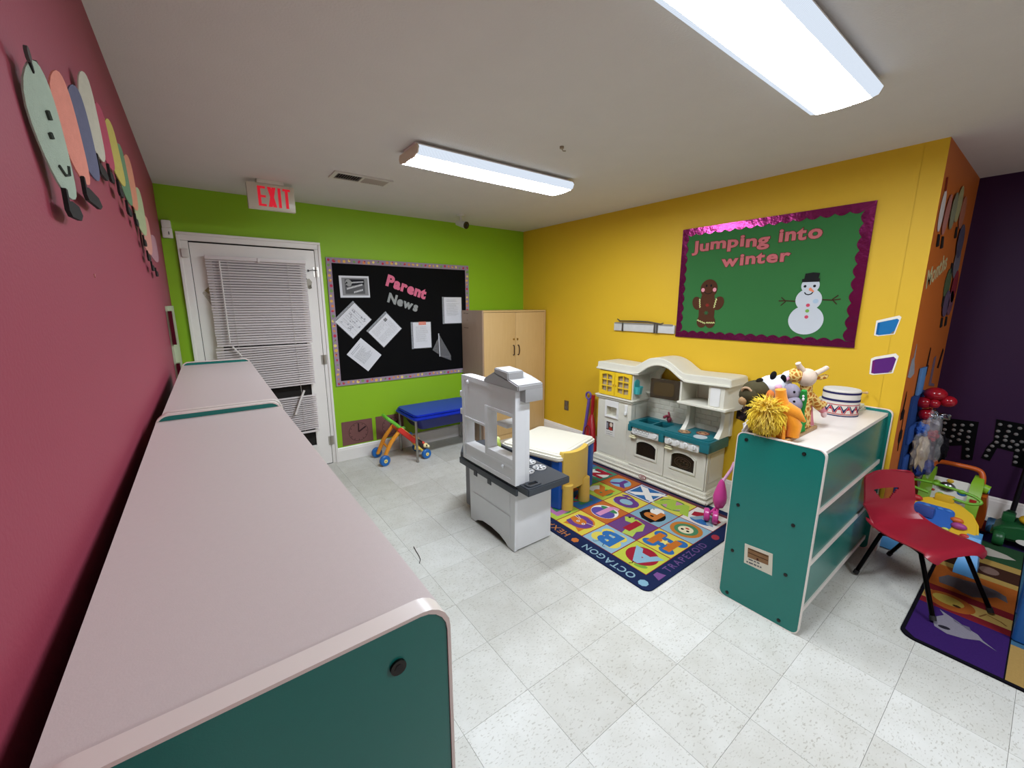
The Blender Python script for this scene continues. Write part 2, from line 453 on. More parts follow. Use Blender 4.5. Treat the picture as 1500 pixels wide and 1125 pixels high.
# exit sign
t = thing('exit_sign', 'white EXIT sign with red letters hanging from the ceiling above the door', 'sign', (.515, 3.62, 2.246))
SIGNW = mat('#cfc8b4', .25, 'acrylic_sign', var=.08, scale=6)
G().box(.363, .668, 3.615, 3.66, 2.25, 2.428, SIGNW, .006).build('panel', t)
G().box(.43, .60, 3.60, 3.68, 2.428, 2.452, plastic('#d8d2c4')).build('mounting_canopy', t)
F_EX = frame_from((0, 3.615, 0), (1, 0, 0), (0, 0, 1))
g = G(); xx = .428
RED_EXIT = mat('#e81430', .4, 'lit_exit_letter', emit=.35)
for ch, wd in (('E', .05), ('X', .055), ('I', .02), ('T', .05)):
    y0, y1 = 2.272, 2.408; b = .019
    if ch == 'E': pl = [[(0, 0), (b, 0), (b, 1), (0, 1)]] + [[(0, a), (wd, a), (wd, a + .115), (0, a + .115)] for a in (0, .44, .885)]
    elif ch == 'X': pl = [[(0, 0), (b * 1.3, 0), (wd, 1), (wd - b * 1.3, 1)], [(wd - b * 1.3, 0), (wd, 0), (b * 1.3, 1), (0, 1)]]
    elif ch == 'I': pl = [[(0, 0), (b, 0), (b, 1), (0, 1)]]
    else: pl = [[(wd / 2 - b / 2, 0), (wd / 2 + b / 2, 0), (wd / 2 + b / 2, 1), (wd / 2 - b / 2, 1)], [(0, .885), (wd, .885), (wd, 1), (0, 1)]]
    for p in pl: g.flat([(xx + a, y0 + c * (y1 - y0)) for a, c in p], F_EX, RED_EXIT)
    xx += wd + .012
g.build('lettering', t, smooth=0)

# security camera
t = thing('security_camera', 'small white bullet camera with black face on the ceiling corner', 'camera', (2.209, 3.796, H))
CW = plastic('#c9c5bb', .4)
G().cyl((2.209, 3.796, H), (2.209, 3.796, H - .018), .045, CW, .04, 20).cyl((2.209, 3.796, H - .018), (2.209, 3.796, H - .07), .013, CW).build('mount', t)
d = V((.25, -.93, -.28)).normalized(); p0 = V((2.195, 3.85, H - .07)); p1 = p0 + d * .13
G().cyl(p0, p1, .024, CW, .036, 20).build('camera_body', t)
g = G().cyl(p1, p1 + d * .008, .035, plastic('#0b0b0c', .15), n=20).sph(p1 + d * .008, .012, mat('#20242c', .05, 'lens'))
g.build('lens_face', t)
g = G().cyl((1.755, 1.862, H), (1.755, 1.862, H - .012), .012, plastic('#8f7f66')).tube([(1.755, 1.862, H - .01), (1.765, 1.862, H - .022), (1.785, 1.862, H - .018)], .003, plastic('#8f7f66'))
tag(g.build('ceiling_hook'), 'tiny tan hook stuck in the middle of the ceiling', 'hook')

# door sensor
t = thing('alarm_sensor', 'small white motion sensor box in the corner left of the door', 'sensor', (-.13, YG - .02, 2.06))
G().box(-.162, -.1, YG - .035, YG, 2.065, 2.14, plastic('#e8e4dc', .35), .008).build('lower_body', t)
G().box(-.16, -.102, YG - .042, YG, 2.138, 2.195, plastic('#e3dfd7', .3), .01).build('upper_body', t)
G().box(-.125, -.119, YG - .037, YG - .03, 2.09, 2.112, plastic('#3a3a3a')).build('indicator', t)
t = thing('door_contact', 'little white magnetic contact box on the left door casing', 'sensor', (-.05, YG - .03, 1.93))
G().box(-.066, -.02, YG - .04, YG - .022, 1.93, 1.995, plastic('#dcd6cc'), .004).build('case', t)

# ------------------------------------------------------------------ shelving units (teal end panels, white edge band)
TEAL, TEAL_D = lam('#13776c'), lam('#11695d')
TOPW = mat('#d1c6c0', .38, 'laminate_top', var=.03, scale=120, bump=.04, bscale=500)
BAND = mat('#e6ddd3', .3, 'edge_band', var=.02)
BOLT = metal('#3a3836', .35)
def end_panel(t, fr, wdt, h, th, shear=None, name='end_panel', m=None, bolts=(), bd=0, sub=True, r=.032):
    """panel in frame fr (x across, y up), thickness th along the normal"""
    out = rrect(0, wdt, .0, h, r); out = [(min(max(x, 0), wdt), y) for x, y in out]
    g = G().prism([(x * (wdt - .006) / wdt + .003, .003 + y * (h - .006) / h) for x, y in out], fr, 0, th, m or TEAL)
    if shear: g.shear(shear)
    p = g.build(name, t)
    inner = [(x * (wdt - .008) / wdt + .004, .004 + y * (h - .008) / h) for x, y in out]
    g = G().prism(out, fr, -.0015, th + .0015, BAND, holes=[inner])
    if shear: g.shear(shear)
    g.build('edge_band', p, smooth=50)
    for bx, by in bolts:
        o, u, v, n = fr; c = o + u * bx + v * by
        s = 1 if bd > 0 else -1; base = c + n * (th if bd > 0 else 0)
        g = G().cyl(base, base + n * s * .003, .0085, BOLT, n=14).cyl(base + n * s * .003, base + n * s * .0034, .0045, mat('#050505', .6), n=6)
        if shear: g.shear(shear)
        g.build('bolt', p)
    return p
def left_unit(y0, y1, label, h=1.25, x0=-.146, x1=.184, turn=0, mv=0):
    t = thing('storage_shelf', label, 'shelf', ((x0 + x1) / 2, (y0 + y1) / 2, 0), 'storage shelves along the red wall')
    F = lambda y: frame_from((x0, y, 0), (1, 0, 0), (0, 0, 1))      # normal -Y
    end_panel(t, F(y0 + .02), x1 - x0, h, .02, bolts=((x1 - x0 - .062, h - .05), (.06, h - .05), (x1 - x0 - .06, .6), (.06, .6)), bd=1)
    end_panel(t, F(y1), x1 - x0, h, .02)
    G().box(x0 + .004, x1 - .003, y0 + .0215, y1 - .0215, h - .038, h - .018, TOPW).build('top_board', t)
    G().box(x0 + .004, x0 + .012, y0 + .0215, y1 - .0215, .05, h - .038, TEAL).build('back_panel', t)
    for z in (.06, .45, .83):
        G().box(x0 + .012, x1 - .006, y0 + .0215, y1 - .0215, z, z + .018, BAND).build('shelf_board', t)
    t.rotation_euler = (0, 0, turn); t.location.x += mv
left_unit(.362, 1.572, 'tall teal and white storage shelf nearest the camera, its top filling the lower left')
left_unit(1.585, 2.95, 'second teal and white storage shelf along the red wall, the one by the door', turn=-.013, mv=.016)

# ------------------------------------------------------------------ door blind
SLAT = mat('#ddd5d2', .45, 'blind_vinyl', var=.02)
t = thing('window_blind', 'broken white mini blind hanging crooked on the glass door', 'blind', (.44, 4.14, .37))
G().box(.074, .803, 4.125, 4.165, 1.922, 1.952, SLAT, .004).box(.43, .445, 4.118, 4.128, 1.915, 1.948, SLAT, .003).build('headrail', t)
G().box(-.361, .361, -.0122, .0122, -.0004, .0004, SLAT).build('slat', t, smooth=0)
slat0 = bpy.data.objects['slat']; slat0.data.transform(Matrix.Translation(V((.44, 4.14, .37))))
def put_slats(zs, cx, ang, first=[True], tilt=47, spread=0.):
    for i, z in enumerate(zs):
        o = slat0 if first[0] else slat0.copy()
        if not first[0]: COL.objects.link(o); o.parent = t
        first[0] = False
        o.location = (cx - .44 + random.uniform(-.002, .002), 0, z - .37)
        o.rotation_euler = (math.radians(tilt + random.uniform(-3, 3)), ang + spread * i / max(1, len(zs)) + random.uniform(-.002, .002), 0)
put_slats([1.913 - k * .0212 for k in range(33)], .438, 0)
put_slats([1.19 - .0205 * k for k in range(18)], .428, -.028, tilt=40, spread=.02)
put_slats([.722 - .0195 * k for k in range(17)], .424, -.008, tilt=29)
G().box(.068, .785, 4.128, 4.152, 1.2, 1.213, SLAT, .003).build('broken_rail', t)
G().box(.066, .784, 4.126, 4.154, .372, .388, SLAT, .003).build('bottom_rail', t)
CORD = mat('#d9d2ca', .8)
for x in (.22, .65):
    G().tube([(x, 4.127, 1.92), (x + .004, 4.127, 1.2), (x + .012, 4.124, .75), (x + .01, 4.126, .38)], .0012, CORD, 6).build('ladder_cord', t)
WAND = mat('#e5e0dc', .25, 'clear_wand')
G().tube([(.166, 4.112, 1.915), (.166, 4.11, 1.258)], .0055, WAND, 6).build('wand', t)
G().tube([(.18, 4.105, 1.225), (.235, 4.1, 1.14)], .007, WAND, 6).build('broken_rod', t)
G().tube([(.682, 4.105, .79), (.64, 4.1, .70), (.59, 4.1, .575)], .0095, WAND, 6).build('broken_rod', t)
g = G().prism([(.03, 1.66), (.075, 1.71), (.115, 1.68), (.13, 1.56), (.10, 1.52)], F_GRN, .013, .0135, mat_clear('#d8d2c0', .35))
g.prism([(.045, 1.68), (.075, 1.705), (.1, 1.67), (.07, 1.655)], F_GRN, .0135, .0142, paper('#a89a78')).prism([(.09, 1.655), (.118, 1.65), (.112, 1.615), (.095, 1.62)], F_GRN, .0135, .0144, paper('#2f6f8c'))
tag(g.build('torn_sticker'), 'torn clear sticker with blue scrap on the door left of the blind', 'sticker')
g = G()
for a in (((.80, 1.79), (.83, 1.80), (.85, 1.77), (.84, 1.72), (.81, 1.71)),): g.prism(a, F_GRN, .013, .0135, mat_clear('#c9c4b4', .5))
g.prism([(.815, 1.735), (.84, 1.745), (.845, 1.715), (.82, 1.705)], F_GRN, .0135, .0142, paper('#6d6a60')).prism([(.80, 1.80), (.812, 1.80), (.808, 1.77)], F_GRN, .0135, .0142, paper('#55524c'))
tag(g.build('torn_sticker'), 'torn grey sticker scraps on the door right of the blind', 'sticker')
t = thing('door_chain', 'small dark metal chain latch at the top right of the door frame', 'latch', (.86, YG - .02, 1.87))
G().tube([(.83, YG - .02, 1.868), (.86, YG - .026, 1.876), (.9, YG - .03, 1.872)], .003, BOLT, 6).build('chain', t)
G().box(.82, .832, YG - .022, YG - .011, 1.86, 1.878, BOLT).build('chain_plate', t)

# ------------------------------------------------------------------ parent news board on the green wall
CANDY = [paper(c) for c in ('#c23a55', '#e8d27a', '#a8304a', '#d98a58', '#7fa05e', '#8e2f55', '#e0b25a', '#b54a6a')]
t = thing('bulletin_board', 'black Parent News bulletin board with a lavender dotted border', 'bulletin board', (1.75, YG, .775))
G().prism([(.99, .78), (2.515, .78), (2.515, 1.995), (.99, 1.995)], F_GRN, .001, .012, mat('#101010', .9, 'black_paper', var=.15, scale=6, bump=.25, bscale=9, spec=.08)).build('backing', t)
LAV = paper('#9d8a9a')
for x0, x1, z0, z1 in ((.985, 1.032, .775, 2.0), (2.474, 2.52, .775, 2.0), (1.032, 2.474, 1.95, 2.0), (1.032, 2.474, .775, .823)):
    g = G(); g.prism([(x0, z0), (x1, z0), (x1, z1), (x0, z1)], F_GRN, .012, .0128, LAV); g.z = .0128
    hor = (x1 - x0) > .5; n = int(((x1 - x0) if hor else (z1 - z0)) / .046)
    for k in range(n):
        s = (k + .5) / n; j = random.uniform(-.006, .006)
        cx, cz = (x0 + s * (x1 - x0), (z0 + z1) / 2 + j) if hor else ((x0 + x1) / 2 + j, z0 + s * (z1 - z0))
        m = CANDY[(k * 3 + (k // 5)) % 8]
        r = random.uniform(.011, .016)
        g.flat(ellipse(cx, cz, r, r * random.choice((1, 1, .65)), random.uniform(0, 3), 10), F_GRN, m, .0131)
        if k % 3 == 0: g.flat(ellipse(cx + r * .5, cz + r * .6, r * .5, n=8), F_GRN, CANDY[(k + 4) % 8], .0133)
    g.build('border_strip', t, smooth=0)
def word(t, s, p0, p1, size, fr, m, fat, ext, d, edge=None, edge_fat=0., jit=.0, name='letter'):
    """one mesh per letter along the line p0 -> p1"""
    rot = math.atan2(p1[1] - p0[1], p1[0] - p0[0])
    ws = [text_width(c, size, fat) if c != ' ' else size * .35 for c in s]
    L_ = math.hypot(p1[0] - p0[0], p1[1] - p0[1]); gap = min((L_ - sum(ws)) / max(1, len(s) - 1), size * .07)
    sx = max(1, (L_ - gap * (len(s) - 1)) / sum(ws)); ws = [a * sx for a in ws]
    x = 0
    for c, w_ in zip(s, ws):
        if c != ' ':
            g = G(); px, py = p0[0] + math.cos(rot) * x, p0[1] + math.sin(rot) * x
            dy = random.uniform(-jit, jit)
            if edge: g.text(c, px, py + dy, size, fr, edge, edge_fat, rot, ext, d, sx)
            g.text(c, px, py + dy, size, fr, m, fat, rot, ext, d + (ext * 2 if edge else 0), sx)
            g.build(name, t, smooth=0)
        x += w_ + gap
word(t, 'Parent', (1.535, 1.765), (1.965, 1.625), .15, F_GRN, paper('#e0738f'), .055, .0007, .0125)
word(t, 'News', (1.541, 1.6), (1.865, 1.492), .128, F_GRN, paper('#9a9d9a'), .05, .0007, .0125)
INK = mat('#55565a', .8, 'print_ink'); INKD = mat('#26262a', .8, 'print_ink')
SHEET = paper('#dcdde0')
CLEARF = mat('#ffffff', .12, 'clear_film', alpha=.12, var=.01)
def page(o, u, w_, h, label, content, d=.013, strip='L', group='papers pinned on the black board'):
    """o = bottom-left corner in wall coordinates, u = page right direction (2D)"""
    l = math.hypot(*u); u = (u[0] / l, u[1] / l); v = (-u[1], u[0])
    fr = frame_from(V((o[0], YG - d, o[1])), V((u[0], 0, u[1])), V((v[0], 0, v[1])))
    c = fr[0] + fr[1] * w_ / 2 + fr[2] * h / 2
    t = thing('pinned_page', label, 'paper', c, group)
    g = G(); g.prism([(0, 0), (w_, 0), (w_, h), (0, h)], fr, 0, .0012, SHEET); g.build('sheet', t, smooth=0)
    g = G(); g.z = .0014; content(g, fr, w_, h)
    if g.f: g.build('print', t, smooth=0)
    sx0, sx1 = (-.024, w_ + .004) if strip == 'L' else (-.004, w_ + .024)
    if strip: 
        G().prism([(sx0, -.006), (sx1, -.006), (sx1, h + .005), (sx0, h + .005)], fr, .0035, .0038, CLEARF).build('plastic_sleeve', t, smooth=0)
        g = G(); a = sx0 if strip == 'L' else sx1 - .018
        g.prism([(a, -.006), (a + .018, -.006), (a + .018, h + .005), (a, h + .005)], fr, .0039, .0042, mat('#b9bcc0', .2, 'clear_film', alpha=.45), holes=[ellipse(a + .009, h * q, .004, n=8) for q in (.08, .3, .5, .7, .92)])
        g.build('punched_strip', t, smooth=0)
    return t
def lines(g, fr, x0, x1, y0, y1, n, m=INK, th=.0022, rag=.35):
    rs = random.Random(n + int(x1 * 1000))
    for k in range(n):
        y = y1 - (y1 - y0) * k / max(1, n - 1); e = x1 - (x1 - x0) * rs.random() * rag
        x = x0
        while x < e:
            wl = min(rs.uniform(.008, .022), e - x); g.flat([(x, y), (x + wl, y), (x + wl, y + th), (x, y + th)], fr, m, g.z + .0002); x += wl + .004
def c_cal(g, fr, w_, h):
    for k in range(5): g.flat([(.02, .03 + k * h * .17), (w_ - .02, .03 + k * h * .17), (w_ - .02, .0315 + k * h * .17), (.02, .0315 + k * h * .17)], fr, INK, g.z + .0001)
    rs = random.Random(3)
    for k in range(26):
        x, y = rs.uniform(.03, w_ - .03), rs.uniform(.04, h - .04)
        g.flat(ellipse(x, y, rs.uniform(.004, .013), rs.uniform(.003, .009), rs.uniform(0, 3), 8), fr, mat('#8d9098', .8, 'print_ink'), g.z + .0002)
    lines(g, fr, .03, w_ - .03, .06, h - .05, 8)
def c_news(g, fr, w_, h):
    g.flat([(.02, h - .075), (.052, h - .075), (.052, h - .04), (.02, h - .04)], fr, INKD, g.z + .0001)
    lines(g, fr, .06, w_ - .02, h - .07, h - .03, 4); lines(g, fr, .02, w_ * .46, .03, h - .09, 13); lines(g, fr, w_ * .54, w_ - .02, .03, h - .09, 13)
def c_letter(g, fr, w_, h):
    lines(g, fr, .03, w_ - .03, h - .045, h - .03, 2, INKD, .003); lines(g, fr, .03, w_ - .03, h * .3, h - .07, 14)
def c_orange(g, fr, w_, h):
    g.flat(rrect(w_ * .32, w_ * .74, h - .03, h + .006, .006), fr, paper('#e0602c'), g.z + .0001); lines(g, fr, .03, w_ - .03, h * .25, h - .05, 15)
def c_cert(g, fr, w_, h):
    g.flat([(.022, .02), (w_ - .012, .02), (w_ - .012, h - .018), (.022, h - .018)], fr, paper('#8c8c8c'), g.z + .0001)
    g.flat([(.05, .035), (w_ - .045, .035), (w_ - .045, h - .03), (.05, h - .03)], fr, paper('#5f5f60'), g.z + .0002)
    g.flat([(.055, h * .5), (w_ * .4, h * .56), (w_ - .05, h * .62), (w_ - .05, h - .032), (w_ * .33, h - .032)], fr, paper('#1d1d22'), g.z + .0003)
    g.flat(ellipse(.085, h * .68, .03, .034, .4, 12), fr, paper('#9a9a98'), g.z + .0004)
    g.flat([(.05, h * .62), (.078, h * .66), (.068, h * .74)], fr, paper('#141414'), g.z + .0005)
    WI = paper('#e9e9e9'); rs = random.Random(5)
    for x, y, n, s in ((.065, h * .37, 12, .017), (.13, h * .21, 7, .017), (.115, h * .66, 9, .013)):
        for k in range(n):
            xx, yy = x + k * .0128, y + k * .0035 * (1 if s > .015 else .3)
            g.flat([(xx, yy), (xx + .0075, yy), (xx + .0085, yy + s), (xx + .002, yy + s)], fr, WI, g.z + .0006)
    lines(g, fr, .125, .2, h * .58, h * .59, 1, WI, .004)
page((1.09, 1.632), (1, .012), .282, .205, 'grey certificate in a plastic sleeve, top left on the black board', c_cert, strip=None)
page((1.023, 1.403), (.154, -.165), .226, .262, 'tilted calendar page in a plastic sleeve, below the grey certificate', c_cal)
page((1.331, 1.293), (.149, -.161), .22, .272, 'tilted newsletter page with a small dark square, under the grey News letters', c_news)
page((1.303, .896), (.15, .16), .215, .272, 'lowest tilted letter page on the black board, nearest the bottom border', c_letter, strip=None)
page((1.81, 1.098), (1, 0), .208, .278, 'upright page with an orange tab pinned on the black board', c_orange)
page((2.192, 1.356), (1, 0), .222, .288, 'page in a plastic sleeve at the right of the black board above the cabinet', c_letter)
t = thing('folded_film', 'empty folded clear plastic pocket pinned beside the orange tabbed page', 'plastic pocket', (2.14, YG - .013, 1.0))
FILM = mat('#9a9a9a', .25, 'clear_film', alpha=.3)
G().prism([(2.115, 1.24), (2.115, .985), (2.255, .96), (2.262, .985)], F_GRN, .014, .0143, FILM).prism([(2.118, .99), (2.255, .985), (2.262, .928)], F_GRN, .0146, .0149, FILM).prism([(2.108, 1.2), (2.03, 1.065), (2.108, 1.01)], F_GRN, .014, .0143, FILM).build('film', t, smooth=0)
G().prism([(2.107, 1.246), (2.117, 1.246), (2.122, .985), (2.114, .985)], F_GRN, .015, .0156, paper('#d6d6d8')).build('white_fold', t, smooth=0)

# clock pictures above the baseboard
for i, (x0, x1, lab) in enumerate(((1.0, 1.312, 'brown clock face picture on the green wall nearest the door'), (1.346, 1.655, 'brown clock face picture partly behind the push toy, beside the blue table'))):
    t = thing('clock_picture', lab, 'picture', ((x0 + x1) / 2, YG, .15), 'clock pictures low on the green wall')
    G().prism([(x0, .15), (x1, .152), (x1 - .003, .396), (x0 + .002, .4)], F_GRN, .0005, .002, paper('#7b5450', var=.12, scale=12)).build('card', t, smooth=0)
    g = G(); g.z = .0021; cx, cz = x0 + .165, .275; DK = paper('#3d2628')
    g.prism(ellipse(cx, cz, .098, n=32), F_GRN, .002, .0023, DK, holes=[ellipse(cx, cz, .0945, n=32)])
    for k in range(12):
        a = k * PI / 6; g.flat(stroke([(cx + .078 * math.cos(a), cz + .078 * math.sin(a)), (cx + .09 * math.cos(a), cz + .09 * math.sin(a))], .006), F_GRN, DK)
    g.flat(stroke([(cx, cz), (cx + .004, cz + .088)], .012), F_GRN, DK); g.flat(stroke([(cx, cz), (cx + .075, cz + .045)], .016), F_GRN, DK)
    g.build('clock_print', t, smooth=0)

# red-wall board seen edge-on near the corner
t = thing('bulletin_board', 'edge-on pale board with maroon scalloped trim on the red wall by the corner', 'bulletin board', (XR, 3.75, .95))
G().prism([(3.36, .95), (4.15, .95), (4.15, 1.56), (3.36, 1.56)], F_RED, .001, .012, paper('#b9c6a2')).build('backing', t, smooth=0)
FOIL = mat('#5e0f26', .3, 'foil', metal=.6, var=.2, scale=14)
for z0, z1 in ((.98, 1.2), (1.32, 1.53)):
    G().prism([(3.35, z0)] + [(3.35 + .06 + .02 * math.sin(k * 1.6), z0 + (z1 - z0) * k / 10) for k in range(11)] + [(3.35, z1)], F_RED, .012, .03, FOIL).build('scalloped_trim', t, smooth=0)

# ------------------------------------------------------------------ caterpillar on the red wall
FEET = mat('#17120f', .9, 'black_felt', var=.2)
t = thing('paper_caterpillar', 'long pastel paper caterpillar with black feet high on the red wall', 'wall decoration', (XR, 2.0, 1.73))
SEG = [((0.963, 1.922), (1.036, 1.746), '#a5b3a2', 0.046, 12), ((1.148, 1.981), (1.224, 1.809), '#dd9180', 0.055, 8), ((1.294, 2.013), (1.354, 1.845), '#6b6c82', 0.055, 9), ((1.459, 2.103), (1.505, 1.923), '#c4bfae', 0.055, 9), ((1.616, 2.092), (1.675, 1.944), '#b25566', 0.06, 8), ((1.781, 2.108), (1.889, 1.947), '#bfb162', 0.06, 9), ((1.98, 2.097), (2.04, 1.915), '#6c8a6a', 0.06, 8), ((2.183, 2.117), (2.197, 1.925), '#c9896e', 0.07, 8), ((2.406, 2.05), (2.397, 1.858), '#a3ab84', 0.075, 8), ((2.586, 1.967), (2.528, 1.791), '#c58c7e', 0.075, 8), ((2.843, 1.917), (2.823, 1.782), '#a97f86', 0.085, 8)]
for k, (a, b, c, wd, al) in enumerate(SEG):
    # stiff felt leaf: near edge against the wall, far edge lifted by the angle al
    ca, sa = math.cos(math.radians(al)), math.sin(math.radians(al)); n = 28
    def at_(x, t, e=0.):
        z = a[1] + (b[1] - a[1]) * (1 - x) / 2; y = a[0] + (b[0] - a[0]) * (1 - x) / 2
        return F_RED[0] + F_RED[1] * (y + wd * t * ca - e * sa) + F_RED[2] * z + F_RED[3] * (.008 + wd * (t + 1) * sa + .006 * (1 - t * t) + e * ca)
    rings = [[at_(math.sin(q) * r_, math.cos(q) * r_ * (1 + .06 * math.sin(3 * q + k))) for q in [2 * PI * i / n for i in range(n)]] for r_ in (1, .7, .4)]
    back = [[at_(math.sin(q) * r_, math.cos(q) * r_ * (1 + .06 * math.sin(3 * q + k)), -.0025) for q in [2 * PI * i / n for i in range(n)]] for r_ in (.4, .7, 1)]
    sg = G().loft(back + rings, fabric(c)).build('segment', t)
    if k == 0:
        DK = paper('#3a4038'); g = G()
        for pts in ([(.32, -.2), (.2, -.15)], [(-.02, -.38), (-.1, -.34)], [(-.5, -.35), (-.62, -.1), (-.58, .2), (-.42, .32)]):
            g.tube([at_(x, y, .001) for x, y in pts], .0035 if len(pts) == 2 else .0022, DK, 6)
        g.build('face', sg, smooth=0)
for y, z, l in ((1.012, 1.742, .10), (1.2, 1.803, .17), (1.44, 1.908, .13), (1.62, 1.93, .07), (1.78, 1.925, .09), (1.93, 1.895, .11), (2.15, 1.89, .08), (2.36, 1.84, .1), (2.43, 1.785, .12), (2.56, 1.75, .12), (2.76, 1.735, .12)):
    G().prism([(y - .004, z + .016), (y + .008, z + .016), (y + .01, z - .002), (y + .03, z + .002), (y + l * .8, z + .002), (y + l, z - .01), (y + l * .8, z - .022), (y + .01, z - .026), (y - .006, z - .018)], F_RED, .016, .022, FEET).build('foot', t, smooth=0)
for p, q in (((.958, 1.905), (.942, 1.922)), ((.966, 1.907), (.982, 1.92))):
    G().prism(stroke([p, q], .008), F_RED, .018, .021, FEET).prism(ellipse(q[0], q[1], .009, .010, .3, 12), F_RED, .018, .022, mat('#4a4340', .9)).build('antenna', t, smooth=0)
tag(G().prism([(1.26, 1.636), (1.268, 1.636), (1.266, 1.628)], F_RED, 0, .002, paper('#c98a86')).build('paint_chip'), 'tiny pale paint chip on the red wall under the caterpillar', 'paint chip')

# ------------------------------------------------------------------ maple cabinet in the corner
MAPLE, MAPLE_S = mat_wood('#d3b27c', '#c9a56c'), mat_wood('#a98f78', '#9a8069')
CX0, CX1, CY0, CY1, CH = 2.405, 3.312, 3.735, 4.165, 1.5
t = thing('wooden_cabinet', 'tall maple two door cabinet standing in the green and yellow corner', 'cabinet', ((CX0 + CX1) / 2, (CY0 + CY1) / 2, 0))
G().box(CX0, CX0 + .018, CY0, CY1, 0, CH, MAPLE_S).box(CX1 - .018, CX1, CY0, CY1, 0, CH, MAPLE).box(CX0 + .018, CX1 - .018, CY0, CY1, CH - .018, CH, MAPLE)\
    .box(CX0 + .018, CX1 - .018, CY0 + .02, CY1, .06, .078, MAPLE).box(CX0 + .018, CX1 - .018, CY1 - .01, CY1, .078, CH - .018, MAPLE).box(CX0 + .018, CX1 - .018, CY0 + .01, CY0 + .025, 0, .06, MAPLE).build('carcass', t)
mid = (CX0 + CX1) / 2
HAND = plastic('#2a1512', .35)
for s, (x0, x1) in ((-1, (CX0 + .021, mid - .002)), (1, (mid + .002, CX1 - .021))):
    dr = G().box(x0, x1, CY0 + .001, CY0 + .019, .064, CH - .022, MAPLE, .002).build('door', t)
    hx = mid + s * .026
    G().tube(smoothpath([(hx + s * .008, CY0, 1.105), (hx + s * .008, CY0 - .02, 1.10), (hx + s * .012, CY0 - .026, 1.05), (hx + s * .008, CY0 - .02, 1.0), (hx + s * .008, CY0, .995)], 4), .0055, HAND, 8).build('handle', dr)
    G().cyl((hx, CY0 + .002, 1.175), (hx, CY0 - .006, 1.175), .011, metal('#a58a4a'), n=14).build('lock', dr)
g = G(); FS = frame_from((CX0, 0, 0), (0, -1, 0), (0, 0, 1)); g.z = .0003
for a, b in (((-4.125, 1.468), (-4.08, 1.468)), ((-4.07, 1.466), (-4.02, 1.466)), ((-4.12, 1.305), (-4.02, 1.305)), ((-4.045, 1.385), (-4.045, 1.4))): g.flat(stroke([a, b], .005), FS, paper('#2a211c'))
g.build('side_marks', t, smooth=0)

# ------------------------------------------------------------------ blue activity table
BLUE = plastic('#1230b4', .35); BLUE_D = plastic('#0d1f70', .4)
STL = metal('#a9a6a0', .3)
t = thing('activity_table', 'bright blue lidded play table with silver legs under the black board', 'table', (1.96, 3.92, 0))
def rbox(g, x0, x1, y0, y1, z0, z1, r, m, bev=.01):
    return g.prism(rrect(x0, x1, y0, y1, r), frame_from((0, 0, 0), (1, 0, 0), (0, 1, 0)), z0, z1, m, bev=bev)
rbox(rbox(G(), 1.545, 2.375, 3.645, 4.178, .435, .465, .06, BLUE, .012), 1.56, 2.36, 3.66, 4.163, .465, .49, .055, BLUE, .014).build('lid', t)
g = G(); vs = []
for z, k in ((.435, 0), (.33, .045), (.31, .06)): vs.append([V((a, b, z)) for a, b in rrect(1.60 + k, 2.32 - k, 3.70 + k, 4.12 - k, .05)])
g.loft(vs, BLUE_D).build('basin', t)
for x in (1.582, 2.335):
    for y in (3.695, 4.12):
        G().tube([(x, y, .436), (x, y, .02)], .0125, STL, 12).cyl((x, y, 0), (x, y, .02), .015, plastic('#8d8880'), n=12).build('leg', t)
    G().tube([(x, 3.695, .422), (x, 4.12, .422)], .009, STL, 8).build('side_rail', t)

# ------------------------------------------------------------------ push walker with blue wheels in front of the blue table
ORG = plastic('#e8962a', .35); WBL = plastic('#1d67b0', .4); GRN_T = plastic('#6cc238', .35); REDT = plastic('#d8372c', .35); YELT = plastic('#f0dc82', .4)
t = thing('push_walker', 'orange push toy with blue wheels and green handle beside the blue table', 'toy', (1.47, 3.93, 0), rotz=0)
L0 = V((1.47, 3.93, 0))
def lp(x, y, z): return V((x, y, z)) - L0
def wheel(name, c, r, wdt, ax, m, hub, t, hubc=True):
    c = V(c); ax = V(ax).normalized()
    q = ax.to_track_quat('Z', 'Y').to_matrix().to_4x4()
    prof = [(r * .25, -wdt / 2), (r * .86, -wdt / 2), (r, -wdt * .3), (r, wdt * .3), (r * .86, wdt / 2), (r * .25, wdt / 2)]
    M = Matrix.Translation(c) @ q
    wv = G().lathe(prof, (0, 0, 0), m, 24, M).cyl(c - ax * wdt * .47, c + ax * wdt * .47, r * .27, m, n=16).build(name, t)
    G().cyl(c - ax * wdt * .58, c + ax * wdt * .58, r * .36, hub, n=16).cyl(c - ax * wdt * .62, c + ax * wdt * .62, r * .1, plastic('#7a4a22'), n=10).build('hub', wv)
    return wv
RW = .053
FRa, BKa = lp(1.285, 3.80, RW), lp(1.30, 4.08, RW)
wheel('wheel', FRa, RW, .04, (.12, -1, 0), WBL, YELT, t); wheel('wheel', BKa, RW, .04, (.12, -1, 0), WBL, YELT, t)
FRb, BKb = lp(1.70, 3.74, RW * .95), lp(1.71, 4.0, RW * .95)
wheel('wheel', FRb, RW * .95, .04, (.12, -1, 0), WBL, YELT, t); wheel('wheel', BKb, RW * .95, .04, (.12, -1, 0), WBL, YELT, t)
top_f, top_b = lp(1.475, 3.84, .325), lp(1.475, 4.02, .335)
for a, b in ((FRa + V((0, .035, 0)), top_f), (BKa + V((0, -.035, 0)), top_b)):
    mid_ = a.lerp(b, .5) + V((-.01, 0, .02))
    G().tube(smoothpath([a, mid_, b], 6), [.021 - .004 * abs(i / 12 - .5) for i in range(13)], ORG, 10).build('leg', t)
